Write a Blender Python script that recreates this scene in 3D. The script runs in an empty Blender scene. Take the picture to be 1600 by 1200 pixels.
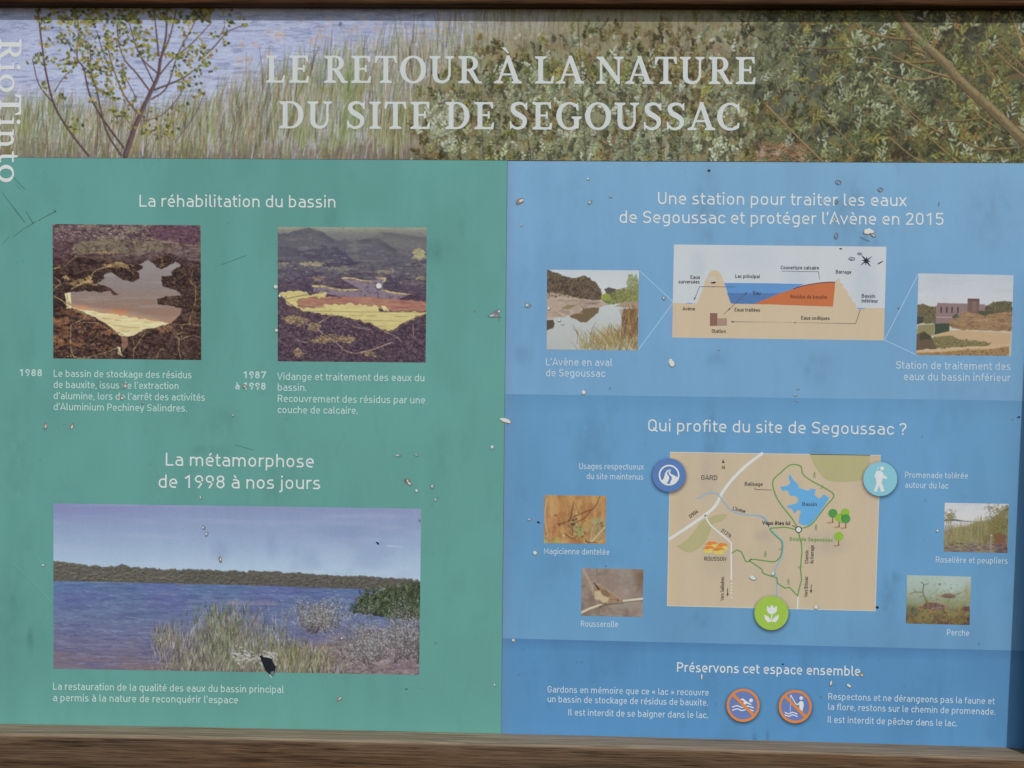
import bpy, math, random
import numpy as np
from mathutils import Vector
from mathutils.geometry import tessellate_polygon

# ------------------------------------------------------------------ camera, light, exposure
SC = bpy.context.scene
COL = SC.collection
F_PX = 2000.0                    # focal length in pixels of a 1600 px wide picture
DIST = 1.50                      # camera to board, metres along the optical axis
EYE_H = 1.45                     # height of the point looked at
YAW, PITCH, ROLL = (math.radians(a) for a in (2.25629, -2.34364, 0.63357))

def _rot():
    cy, sy, cp, sp, cr, sr = math.cos(YAW), math.sin(YAW), math.cos(PITCH), math.sin(PITCH), math.cos(ROLL), math.sin(ROLL)
    Ry = np.array([[cy, 0, sy], [0, 1, 0], [-sy, 0, cy]])
    Rx = np.array([[1, 0, 0], [0, cp, -sp], [0, sp, cp]])
    Rz = np.array([[cr, -sr, 0], [sr, cr, 0], [0, 0, 1]])
    return Ry @ Rx @ Rz
RC = _rot()                                        # camera axes in the board's frame (right, up, out)
CAM = RC @ np.array([0, 0, 1.0]) * DIST            # camera position in the board's frame

def B2W(p):                                        # board frame (right, up, out) -> world
    p = np.asarray(p, float)
    return np.stack([p[..., 0], -p[..., 2], p[..., 1] + EYE_H], -1)

def P(x, y, lift=0.0):
    """point of the photograph (1600x1200) measured back onto the board, metres, world"""
    x = np.asarray(x, float); y = np.asarray(y, float)
    d = np.stack([(x - 800) / F_PX, -(y - 600) / F_PX, -np.ones_like(x)], -1) @ RC.T
    t = -CAM[2] / d[..., 2]
    q = CAM + d * t[..., None]
    q[..., 2] = lift
    return B2W(q)

cam = bpy.data.objects.new('camera', bpy.data.cameras.new('camera'))
COL.objects.link(cam)
cam.data.sensor_width = 36.0
cam.data.lens = F_PX / 1600 * 36.0
cam.data.clip_start = 0.05
cam.data.clip_end = 200.0
M = np.eye(4)
T = np.array([[1, 0, 0], [0, 0, -1], [0, 1, 0]], float)
M[:3, :3] = T @ RC
M[:3, 3] = B2W(CAM)
from mathutils import Matrix
cam.matrix_world = Matrix(M.tolist())
SC.camera = cam

SUN = Vector((0.60, -1.0, 0.80)).normalized()      # towards the sun: right of, above and in front of the board
sun = bpy.data.objects.new('sun', bpy.data.lights.new('sun', 'SUN'))
COL.objects.link(sun)
sun.data.energy = 2.9
sun.data.angle = math.radians(0.53)
sun.data.color = (1.0, 0.965, 0.91)
sun.rotation_euler = SUN.to_track_quat('Z', 'Y').to_euler()
world = bpy.data.worlds.new('World')
SC.world = world
world.use_nodes = True
wn = world.node_tree
sky = wn.nodes.new('ShaderNodeTexSky')
sky.sky_type = 'NISHITA'
sky.sun_disc = False
sky.sun_elevation = math.asin(SUN.z)
sky.sun_rotation = math.atan2(SUN.x, SUN.y)
wn.links.new(sky.outputs[0], wn.nodes['Background'].inputs[0])
wn.nodes['Background'].inputs[1].default_value = 0.15
SC.view_settings.view_transform = 'Standard'
SC.view_settings.look = 'None'
SC.view_settings.exposure = -0.67
SC.view_settings.gamma = 1.0
SC.view_settings.use_curve_mapping = False
SC.cycles.use_denoising = True

# ------------------------------------------------------------------ colour
LIGHT = np.array([0.72, 0.70, 0.70])               # what the light above makes of a white sheet on the board
def lin(c):
    c = np.asarray(c, float) / 255.0
    return np.where(c <= 0.04045, c / 12.92, ((c + 0.055) / 1.055) ** 2.4)
def ink(c):
    return np.clip(lin(c) / LIGHT, 0.004, 0.92)

# ------------------------------------------------------------------ materials
def nd(t, kind, **kw):
    n = t.nodes.new(kind)
    for k, v in kw.items():
        if k in n.inputs: n.inputs[k].default_value = v
        else: setattr(n, k, v)
    return n

def print_base(name, rough=0.42):
    m = bpy.data.materials.new(name); m.use_nodes = True
    t = m.node_tree; b = t.nodes['Principled BSDF']
    b.inputs['Roughness'].default_value = rough
    b.inputs['Specular IOR Level'].default_value = 0.25
    return m, t, b

def dirt(t, b, src):
    """fine weathering of the printed film: faint vertical runs and mottling"""
    tc = t.nodes.new('ShaderNodeTexCoord')
    mp = nd(t, 'ShaderNodeMapping'); mp.inputs['Scale'].default_value = (34, 34, 5)
    n1 = nd(t, 'ShaderNodeTexNoise', Scale=1.0, Detail=5.0, Roughness=0.6)
    n2 = nd(t, 'ShaderNodeTexNoise', Scale=210.0, Detail=3.0, Roughness=0.6)
    t.links.new(tc.outputs['Object'], mp.inputs[0]); t.links.new(mp.outputs[0], n1.inputs['Vector'])
    t.links.new(tc.outputs['Object'], n2.inputs['Vector'])
    r1 = nd(t, 'ShaderNodeMapRange'); r1.inputs[1].default_value = 0.3; r1.inputs[2].default_value = 0.7
    r1.inputs[3].default_value = 0.972; r1.inputs[4].default_value = 1.026
    r2 = nd(t, 'ShaderNodeMapRange'); r2.inputs[1].default_value = 0.3; r2.inputs[2].default_value = 0.7
    r2.inputs[3].default_value = 0.985; r2.inputs[4].default_value = 1.012
    t.links.new(n1.outputs[0], r1.inputs[0]); t.links.new(n2.outputs[0], r2.inputs[0])
    mu = nd(t, 'ShaderNodeMath', operation='MULTIPLY')
    t.links.new(r1.outputs[0], mu.inputs[0]); t.links.new(r2.outputs[0], mu.inputs[1])
    vm = nd(t, 'ShaderNodeVectorMath', operation='SCALE')
    t.links.new(src, vm.inputs[0]); t.links.new(mu.outputs[0], vm.inputs['Scale'])
    t.links.new(vm.outputs[0], b.inputs['Base Color'])
    rr = nd(t, 'ShaderNodeMapRange'); rr.inputs[1].default_value = 0.3; rr.inputs[2].default_value = 0.7
    rr.inputs[3].default_value = 0.36; rr.inputs[4].default_value = 0.52
    t.links.new(n1.outputs[0], rr.inputs[0]); t.links.new(rr.outputs[0], b.inputs['Roughness'])

_mats = {}
def flat_ink(name, c, alpha=1.0):
    if name in _mats: return _mats[name]
    m, t, b = print_base(name)
    r = t.nodes.new('ShaderNodeRGB'); r.outputs[0].default_value = (*ink(c), 1)
    dirt(t, b, r.outputs[0])
    b.inputs['Alpha'].default_value = alpha
    _mats[name] = m
    return m
def picture_ink():
    if 'picture_ink' in _mats: return _mats['picture_ink']
    m, t, b = print_base('picture_ink')
    a = t.nodes.new('ShaderNodeAttribute'); a.attribute_name = 'ink'
    dirt(t, b, a.outputs['Color'])
    _mats['picture_ink'] = m
    return m

def wood(name, dark, mid, pale, bleach):
    m, t, b = print_base(name, 0.75)
    b.inputs['Specular IOR Level'].default_value = 0.15
    tc = t.nodes.new('ShaderNodeTexCoord')
    def grain(sx, sy, sz, detail, dist=0.0):
        mp = nd(t, 'ShaderNodeMapping'); mp.inputs['Scale'].default_value = (sx, sy, sz)
        n = nd(t, 'ShaderNodeTexNoise', Scale=1.0, Detail=detail, Roughness=0.62, Distortion=dist)
        t.links.new(tc.outputs['Object'], mp.inputs[0]); t.links.new(mp.outputs[0], n.inputs['Vector'])
        return n
    g1 = grain(7.0, 300, 300, 7, 1.4); g2 = grain(3.2, 46, 46, 4, 1.6); g3 = grain(22, 620, 620, 4, 0.5)
    add = nd(t, 'ShaderNodeMath', operation='ADD'); t.links.new(g1.outputs[0], add.inputs[0]); t.links.new(g2.outputs[0], add.inputs[1])
    add2 = nd(t, 'ShaderNodeMath', operation='MULTIPLY_ADD'); add2.inputs[1].default_value = 0.8
    t.links.new(g3.outputs[0], add2.inputs[0]); t.links.new(add.outputs[0], add2.inputs[2])
    cr = t.nodes.new('ShaderNodeValToRGB'); e = cr.color_ramp.elements
    e[0].position = 0.49; e[0].color = (*ink(dark), 1); e[1].position = 0.77; e[1].color = (*ink(pale), 1)
    k = cr.color_ramp.elements.new(0.62); k.color = (*ink(mid), 1)
    sc = nd(t, 'ShaderNodeMath', operation='MULTIPLY'); sc.inputs[1].default_value = 0.446
    t.links.new(add2.outputs[0], sc.inputs[0]); t.links.new(sc.outputs[0], cr.inputs[0])
    # warmer and cooler boards of heartwood and sapwood
    hu = grain(2.0, 22, 22, 3, 0.5); hm = nd(t, 'ShaderNodeMapRange'); hm.inputs[1].default_value = 0.42; hm.inputs[2].default_value = 0.62; hm.inputs[4].default_value = 0.55; t.links.new(hu.outputs[0], hm.inputs[0])
    wmx = nd(t, 'ShaderNodeMix', data_type='RGBA', blend_type='MULTIPLY'); wmx.inputs['B'].default_value = (1.12, 0.86, 0.66, 1)
    t.links.new(hm.outputs[0], wmx.inputs['Factor']); t.links.new(cr.outputs[0], wmx.inputs['A'])
    # rain-washed, silvered wood on the faces that look up
    gm = t.nodes.new('ShaderNodeNewGeometry'); sp = t.nodes.new('ShaderNodeSeparateXYZ')
    t.links.new(gm.outputs['Normal'], sp.inputs[0])
    mr = nd(t, 'ShaderNodeMapRange'); mr.inputs[1].default_value = 0.45; mr.inputs[2].default_value = 0.85
    t.links.new(sp.outputs['Z'], mr.inputs[0])
    sub = nd(t, 'ShaderNodeMath', operation='MULTIPLY_ADD', use_clamp=True); sub.inputs[1].default_value = 0.7
    mm = nd(t, 'ShaderNodeMath', operation='MULTIPLY'); t.links.new(mr.outputs[0], mm.inputs[0])
    sub.inputs[2].default_value = 0.45
    t.links.new(g1.outputs[0], sub.inputs[0]); t.links.new(sub.outputs[0], mm.inputs[1])
    mx = nd(t, 'ShaderNodeMix', data_type='RGBA')
    bl = nd(t, 'ShaderNodeVectorMath', operation='SCALE')
    bc = t.nodes.new('ShaderNodeRGB'); bc.outputs[0].default_value = (*ink(bleach), 1)
    br = nd(t, 'ShaderNodeMapRange'); br.inputs[1].default_value = 0.35; br.inputs[2].default_value = 0.65; br.inputs[3].default_value = 0.55; br.inputs[4].default_value = 1.2
    t.links.new(g1.outputs[0], br.inputs[0]); t.links.new(bc.outputs[0], bl.inputs[0]); t.links.new(br.outputs[0], bl.inputs['Scale'])
    t.links.new(mm.outputs[0], mx.inputs['Factor']); t.links.new(wmx.outputs['Result'], mx.inputs['A']); t.links.new(bl.outputs[0], mx.inputs['B'])
        # drying checks: long thin splits that follow the grain
    ck = grain(0.9, 95, 95, 2, 0.3); cm = grain(1.3, 30, 30, 2)
    d1 = nd(t, 'ShaderNodeMath', operation='SUBTRACT'); d1.inputs[1].default_value = 0.5; t.links.new(ck.outputs[0], d1.inputs[0])
    d2 = nd(t, 'ShaderNodeMath', operation='ABSOLUTE'); t.links.new(d1.outputs[0], d2.inputs[0])
    d3 = nd(t, 'ShaderNodeMapRange'); d3.inputs[1].default_value = 0.004; d3.inputs[2].default_value = 0.014; d3.inputs[3].default_value = 1.0; d3.inputs[4].default_value = 0.0; t.links.new(d2.outputs[0], d3.inputs[0])
    d4 = nd(t, 'ShaderNodeMapRange'); d4.inputs[1].default_value = 0.50; d4.inputs[2].default_value = 0.60; t.links.new(cm.outputs[0], d4.inputs[0])
    d5 = nd(t, 'ShaderNodeMath', operation='MULTIPLY'); t.links.new(d3.outputs[0], d5.inputs[0]); t.links.new(d4.outputs[0], d5.inputs[1])
    d6 = nd(t, 'ShaderNodeMath', operation='MULTIPLY'); d6.inputs[1].default_value = 0.8; t.links.new(d5.outputs[0], d6.inputs[0])
    mk = nd(t, 'ShaderNodeMix', data_type='RGBA'); mk.inputs['B'].default_value = (*(ink((34, 24, 16))), 1)
    t.links.new(d6.outputs[0], mk.inputs['Factor']); t.links.new(mx.outputs['Result'], mk.inputs['A']); t.links.new(mk.outputs['Result'], b.inputs['Base Color'])
    bp = nd(t, 'ShaderNodeBump', Strength=0.6, Distance=0.0012)
    t.links.new(add2.outputs[0], bp.inputs['Height']); t.links.new(bp.outputs[0], b.inputs['Normal'])
    return m

# ------------------------------------------------------------------ objects
def mesh_obj(name, verts, faces, mats, parent, label=None, fmat=None, smooth=False):
    me = bpy.data.meshes.new(name)
    me.from_pydata([tuple(v) for v in verts], [], faces)
    for m in (mats if isinstance(mats, (list, tuple)) else [mats]): me.materials.append(m)
    if fmat: me.polygons.foreach_set('material_index', fmat)
    if smooth: me.polygons.foreach_set('use_smooth', [True] * len(faces))
    o = bpy.data.objects.new(name, me); COL.objects.link(o)
    o.parent = parent
    if label: o['label'] = label
    return o

def rounded(pts, closed=False, seg=6):
    """polyline whose corners carry an optional radius (x, y, r)"""
    n = len(pts); out = []
    for i, p in enumerate(pts):
        r = p[2] if len(p) > 2 else 0
        if r <= 0 or (not closed and i in (0, n - 1)):
            out.append((p[0], p[1])); continue
        a, c = pts[i - 1], pts[(i + 1) % n]
        v0 = np.array([a[0] - p[0], a[1] - p[1]], float); v1 = np.array([c[0] - p[0], c[1] - p[1]], float)
        l0, l1 = np.hypot(*v0), np.hypot(*v1)
        k0 = l0 * (0.5 if (len(a) > 2 and a[2] > 0) else 1.0); k1 = l1 * (0.5 if (len(c) > 2 and c[2] > 0) else 1.0)
        q0 = np.array(p[:2]) + v0 / l0 * min(r, k0); q1 = np.array(p[:2]) + v1 / l1 * min(r, k1)
        h0 = q0 + (np.array(p[:2]) - q0) * 0.5523; h1 = q1 + (np.array(p[:2]) - q1) * 0.5523
        for s in range(seg + 1):
            t = s / seg
            out.append(tuple((1 - t) ** 3 * q0 + 3 * (1 - t) ** 2 * t * h0 + 3 * (1 - t) * t * t * h1 + t ** 3 * q1))
    res = [out[0]]
    for q in out[1:]:
        if math.hypot(q[0] - res[-1][0], q[1] - res[-1][1]) > 1e-6: res.append(q)
    if closed and math.hypot(res[0][0] - res[-1][0], res[0][1] - res[-1][1]) < 1e-6: res.pop()
    return res

def smooth_line(pts, k=6):
    """Catmull-Rom through points"""
    p = [np.array(q[:2], float) for q in pts]
    if len(p) < 3: return [tuple(q) for q in p]
    p = [2 * p[0] - p[1]] + p + [2 * p[-1] - p[-2]]
    out = []
    for i in range(1, len(p) - 2):
        for s in range(k):
            t = s / k
            out.append(tuple(0.5 * (2 * p[i] + (p[i + 1] - p[i - 1]) * t + (2 * p[i - 1] - 5 * p[i] + 4 * p[i + 1] - p[i + 2]) * t * t
                                    + (3 * p[i] - p[i - 1] - 3 * p[i + 1] + p[i + 2]) * t ** 3)))
    out.append(tuple(p[-2]))
    return out

class Shapes:
    """flat shapes measured in photograph pixels, laid on the board as one mesh"""
    def __init__(s): s.v = []; s.f = []; s.k = 0; s.mi = []
    def ribbon(s, pts, w, closed=False, mi=0):
        n = len(pts)
        if n < 2: return
        p = np.array(pts, float); w = np.broadcast_to(np.asarray(w, float), (n,))
        d = np.roll(p, -1, 0) - p
        if not closed: d[-1] = d[-2]
        d /= np.maximum(np.hypot(d[:, 0], d[:, 1]), 1e-9)[:, None]
        dp = np.roll(d, 1, 0)
        if not closed: dp[0] = d[0]
        m = d + dp; m /= np.maximum(np.hypot(m[:, 0], m[:, 1]), 1e-9)[:, None]
        c = np.clip((m * d).sum(1), 0.5, 1)
        nrm = np.stack([-m[:, 1], m[:, 0]], -1) * (w / 2 / c)[:, None]
        b = len(s.v)
        for i in range(n):
            s.v.append((*(p[i] + nrm[i]), s.k)); s.v.append((*(p[i] - nrm[i]), s.k))
        for i in range(n if closed else n - 1):
            j = (i + 1) % n
            s.f.append((b + 2 * i, b + 2 * i + 1, b + 2 * j + 1, b + 2 * j)); s.mi.append(mi)
        s.k += 1
    def poly(s, pts, mi=0):
        b = len(s.v)
        s.v += [(q[0], q[1], s.k) for q in pts]
        for t in tessellate_polygon([[Vector((q[0], q[1], 0)) for q in pts]]):
            s.f.append(tuple(b + i for i in t)); s.mi.append(mi)
        s.k += 1
    def disc(s, x, y, r, mi=0, n=40, ry=None):
        s.poly([(x + r * math.cos(a), y + (ry or r) * math.sin(a)) for a in np.linspace(0, 2 * math.pi, n, endpoint=False)], mi)
    def ring(s, x, y, r, w, mi=0, n=48):
        s.ribbon([(x + r * math.cos(a), y + r * math.sin(a)) for a in np.linspace(0, 2 * math.pi, n, endpoint=False)], w, True, mi)
    def build(s, name, mats, parent, lift, label=None):
        v = np.array(s.v, float)
        q = P(v[:, 0], v[:, 1], 0.0); q[:, 1] -= lift * 0.3 + v[:, 2] * 5e-6
        return mesh_obj(name, q, s.f, mats, parent, label, s.mi)

def line(name, pts, w, mat, parent, lift, closed=False, label=None):
    s = Shapes(); s.ribbon(pts, w, closed); return s.build(name, mat, parent, lift, label)
def area(name, pts, mat, parent, lift, label=None):
    s = Shapes(); s.poly(pts); return s.build(name, mat, parent, lift, label)
def Z(ox, oy, k):
    return lambda *pts: [(ox + p[0] / k, oy + p[1] / k) for p in pts]

# ------------------------------------------------------------------ a round-cornered sans alphabet, drawn as strokes
XH, CH, AH, DE = 0.52, 0.71, 0.73, -0.19
def glyph(ch, s):
    h = s / 2; l, r, b, t = 0.07 + h, 0.49 - h, h, XH - h; R = (r - l) / 2 * 1.05; C = CH - h; cr = 0.55 - h; RC_ = (cr - l) / 2
    ac = {'é': ('e', 1), 'è': ('e', 2), 'ê': ('e', 3), 'à': ('a', 2)}
    if ch in ac:
        base, k = ac[ch]; a, ps = glyph(base, s); x = 0.28; y = XH + 0.07
        ps = list(ps)
        if k == 1: ps.append(([(x - 0.03, y), (x + 0.09, y + 0.13)], 0))
        if k == 2: ps.append(([(x + 0.03, y), (x - 0.09, y + 0.13)], 0))
        if k == 3: ps.append(([(x - 0.12, y + 0.01), (x, y + 0.12), (x + 0.12, y + 0.01)], 0))
        return a, ps
    d = lambda x, y: ([(x, y - s * 0.62), (x, y + s * 0.62)], 0, 1.25)
    G = {
     ' ': (0.24, []),
     'a': (0.54, [([(l + .03, t), (r, t, R), (r, 0)], 0), ([(r, .305), (l, .305, .14), (l, b, .14), (r, b, .06), (r, .12)], 0)]),
     'b': (0.56, [([(l, 0), (l, AH)], 0), ([(l, t - .1), (l, t, R * .8), (r, t, R), (r, b, R), (l, b, R * .8), (l, .1)], 0)]),
     'c': (0.49, [([(r - .01, XH - .15), (r - .01, t, R), (l, t, R), (l, b, R), (r - .01, b, R), (r - .01, .15)], 0)]),
     'd': (0.56, [([(r, 0), (r, AH)], 0), ([(r, t - .1), (r, t, R * .8), (l, t, R), (l, b, R), (r, b, R * .8), (r, .1)], 0)]),
     'e': (0.54, [([(l, .262), (r, .262), (r, t, R), (l, t, R), (l, b, R), (r - .02, b)], 0)]),
     'f': (0.33, [([(.33, AH - h), (.15, AH - h, .13), (.15, 0)], 0), ([(.04, XH - h), (.32, XH - h)], 0)]),
     'g': (0.56, [([(r, XH), (r, DE + h, R), (l + .03, DE + h)], 0), ([(r, t - .1), (r, t, R * .8), (l, t, R), (l, b, R), (r, b, R * .8), (r, .1)], 0)]),
     'h': (0.55, [([(l, 0), (l, AH)], 0), ([(l, XH - .2), (l, t, R), (r, t, R), (r, 0)], 0)]),
     'i': (0.235, [([(.117, 0), (.117, XH)], 0), d(.117, AH - s * .55)]),
     'j': (0.24, [([(.12, XH), (.12, DE + h, .1), (-.02, DE + h)], 0), d(.12, AH - s * .55)]),
     'k': (0.49, [([(l, 0), (l, AH)], 0), ([(.43, XH), (l, .19)], 0), ([(.22, .30), (.46, 0)], 0)]),
     'l': (0.27, [([(l, AH), (l, b, .1), (l + .13, b)], 0)]),
     'm': (0.85, [([(l, 0), (l, XH)], 0), ([(l, XH - .2), (l, t, .17), (.425, t, .17), (.425, 0)], 0), ([(.425, XH - .2), (.425, t, .17), (.78 - h, t, .17), (.78 - h, 0)], 0)]),
     'n': (0.55, [([(l, 0), (l, XH)], 0), ([(l, XH - .2), (l, t, R), (r, t, R), (r, 0)], 0)]),
     'o': (0.56, [([(l, t, R), (r, t, R), (r, b, R), (l, b, R)], 1)]),
     'p': (0.56, [([(l, DE), (l, XH)], 0), ([(l, t - .1), (l, t, R * .8), (r, t, R), (r, b, R), (l, b, R * .8), (l, .1)], 0)]),
     'q': (0.56, [([(r, DE), (r, XH)], 0), ([(r, t - .1), (r, t, R * .8), (l, t, R), (l, b, R), (r, b, R * .8), (r, .1)], 0)]),
     'r': (0.37, [([(l, 0), (l, XH)], 0), ([(l, XH - .2), (l, t, .17), (.35, t)], 0)]),
     's': (0.48, [([(.42 - h, t), (l - .01, t, .125), (l - .01, XH / 2 + .012, .12), (.435 - h, XH / 2 - .012, .12), (.435 - h, b, .125), (.05, b)], 0)]),
     't': (0.34, [([(.14, XH + .15), (.14, b, .11), (.32, b)], 0), ([(.04, XH - h), (.32, XH - h)], 0)]),
     'u': (0.55, [([(r, 0), (r, XH)], 0), ([(l, XH), (l, b, R), (r, b, R), (r, .2)], 0)]),
     'v': (0.49, [([(.05, XH), (.245, h), (.44, XH)], 0)]),
     'x': (0.48, [([(.06, XH), (.42, 0)], 0), ([(.06, 0), (.42, XH)], 0)]),
     'y': (0.49, [([(.05, XH), (.25, .02)], 0), ([(.44, XH), (.20, DE)], 0)]),
     'A': (0.60, [([(.04, 0), (.30, CH), (.56, 0)], 0), ([(.12, .2), (.48, .2)], 0)]),
     'B': (0.62, [([(l, 0), (l, CH)], 0), ([(l, C), (cr - .01, C, .17), (cr - .01, .375, .16), (l, .375)], 0), ([(l, .375), (cr + .01, .375, .17), (cr + .01, b, .17), (l, b)], 0)]),
     'C': (0.59, [([(cr, CH - .2), (cr, C, RC_), (l, C, RC_), (l, b, RC_), (cr, b, RC_), (cr, .2)], 0)]),
     'D': (0.62, [([(l, b), (l, C), (cr, C, .22), (cr, b, .22)], 1)]),
     'E': (0.55, [([(.51, C), (l, C), (l, b), (.51, b)], 0), ([(l, .37), (.47, .37)], 0)]),
     'G': (0.62, [([(cr, CH - .2), (cr, C, RC_), (l, C, RC_), (l, b, RC_), (cr, b, RC_), (cr, .34), (.32, .34)], 0)]),
     'I': (0.25, [([(.125, 0), (.125, CH)], 0)]),
     'L': (0.51, [([(l, CH), (l, b), (.49, b)], 0)]),
     'M': (0.74, [([(l, 0), (l, CH - h), (.37, .2), (.67 - h, CH - h), (.67 - h, 0)], 0)]),
     'N': (0.66, [([(l, 0), (l, CH - h), (.59 - h, h), (.59 - h, CH)], 0)]),
     'O': (0.63, [([(l, C, RC_), (cr + .01, C, RC_), (cr + .01, b, RC_), (l, b, RC_)], 1)]),
     'P': (0.59, [([(l, 0), (l, CH)], 0), ([(l, C), (cr, C, .2), (cr, .31, .2), (l, .31)], 0)]),
     'Q': (0.63, [([(l, C, RC_), (cr + .01, C, RC_), (cr + .01, b, RC_), (l, b, RC_)], 1), ([(.36, .2), (.6, -.02)], 0)]),
     'R': (0.61, [([(l, 0), (l, CH)], 0), ([(l, C), (cr, C, .2), (cr, .33, .19), (l, .33)], 0), ([(.34, .33), (.55, 0)], 0)]),
     'S': (0.57, [([(.5, CH - .15), (.5, C, .2), (l, C, .19), (l, .37, .18), (.53 - h, .35, .18), (.53 - h, b, .19), (.05 + h, b, .2), (.05 + h, .13)], 0)]),
     'U': (0.62, [([(l, CH), (l, b, RC_), (cr, b, RC_), (cr, CH)], 0)]),
     'V': (0.58, [([(.04, CH), (.29, h), (.54, CH)], 0)]),
     '0': (0.57, [([(l, C, .2), (.51 - h, C, .2), (.51 - h, b, .2), (l, b, .2)], 1)]),
     '1': (0.57, [([(.12, .53), (.34, CH - h), (.34, 0)], 0)]),
     '2': (0.57, [([(l, CH - .17), (l, C, .2), (.5 - h, C, .2), (.5 - h, .42, .12), (l, b), (.52, b)], 0)]),
     '3': (0.57, [([(l, C), (.5 - h, C, .17), (.5 - h, .38, .15), (.22, .38)], 0), ([(.22, .38), (.51 - h, .38, .16), (.51 - h, b, .17), (l, b)], 0)]),
     '4': (0.57, [([(.36, CH), (l, .17), (.53, .17)], 0), ([(.41, .36), (.41, 0)], 0)]),
     '5': (0.57, [([(.49, C), (l + .02, C), (l, .42), (.51 - h, .44, .2), (.51 - h, b, .2), (l, b, .17), (l, .14)], 0)]),
     '7': (0.57, [([(l, CH - .12), (l, C), (.5, C), (.22, 0)], 0)]),
     '8': (0.57, [([(l + .02, C, .16), (.49 - h, C, .16), (.49 - h, .385, .15), (l + .02, .385, .15)], 1), ([(l, .385, .17), (.51 - h, .385, .17), (.51 - h, b, .18), (l, b, .18)], 1)]),
     '9': (0.57, [([(.51 - h, .34, .17), (l, .34, .2), (l, C, .2), (.51 - h, C, .2), (.51 - h, .3, .25), (.25, 0)], 0)]),
     '.': (0.22, [d(.11, s * .62)]),
     ',': (0.22, [([(.13, s * .9), (.13, .03), (.07, -.1)], 0)]),
     "'": (0.20, [([(.12, AH), (.08, AH - .2)], 0)]),
     '?': (0.51, [([(l - .02, CH - .16), (l - .02, C, .18), (.45 - h, C, .18), (.45 - h, .42, .12), (.24, .32, .1), (.24, .19)], 0), d(.24, s * .62)]),
     '«': (0.50, [([(.24, .42), (.10, .26), (.24, .10)], 0), ([(.42, .42), (.28, .26), (.42, .10)], 0)]),
     '»': (0.50, [([(.08, .42), (.22, .26), (.08, .10)], 0), ([(.26, .42), (.40, .26), (.26, .10)], 0)]),
    }
    return G[ch]

def sans_shapes(sh, txt, x0, y0, x1, y1, cap, s=0.085):
    """txt from (x0,y0) to (x1,y1) along its baseline, capitals cap pixels high"""
    em = cap / CH
    items = []; x = 0
    for c in txt:
        a, ps = glyph(c, s); items.append((x, ps)); x += a
    lo, hi = 0.07, x - 0.06
    L = math.hypot(x1 - x0, y1 - y0); d = ((x1 - x0) / L, (y1 - y0) / L); up = (d[1], -d[0]); sx = L / (hi - lo)
    k0 = sh.k
    for gx, ps in items:
        sh.k = k0
        for p in ps:
            pts = rounded(p[0], bool(p[1]), 5)
            q = [(x0 + d[0] * (gx + u - lo) * sx + up[0] * v * em, y0 + d[1] * (gx + u - lo) * sx + up[1] * v * em) for u, v in pts]
            sh.ribbon(q, s * em * (p[2] if len(p) > 2 else 1), bool(p[1]))
    return sh
def sans(name, lines, mat, parent, cap, s=0.085, lift=0.0009, label=None):
    sh = Shapes()
    for t, x0, y0, x1, y1 in lines: sans_shapes(sh, t, x0, y0, x1, y1, cap, s)
    return sh.build(name, mat, parent, lift, label)

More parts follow.
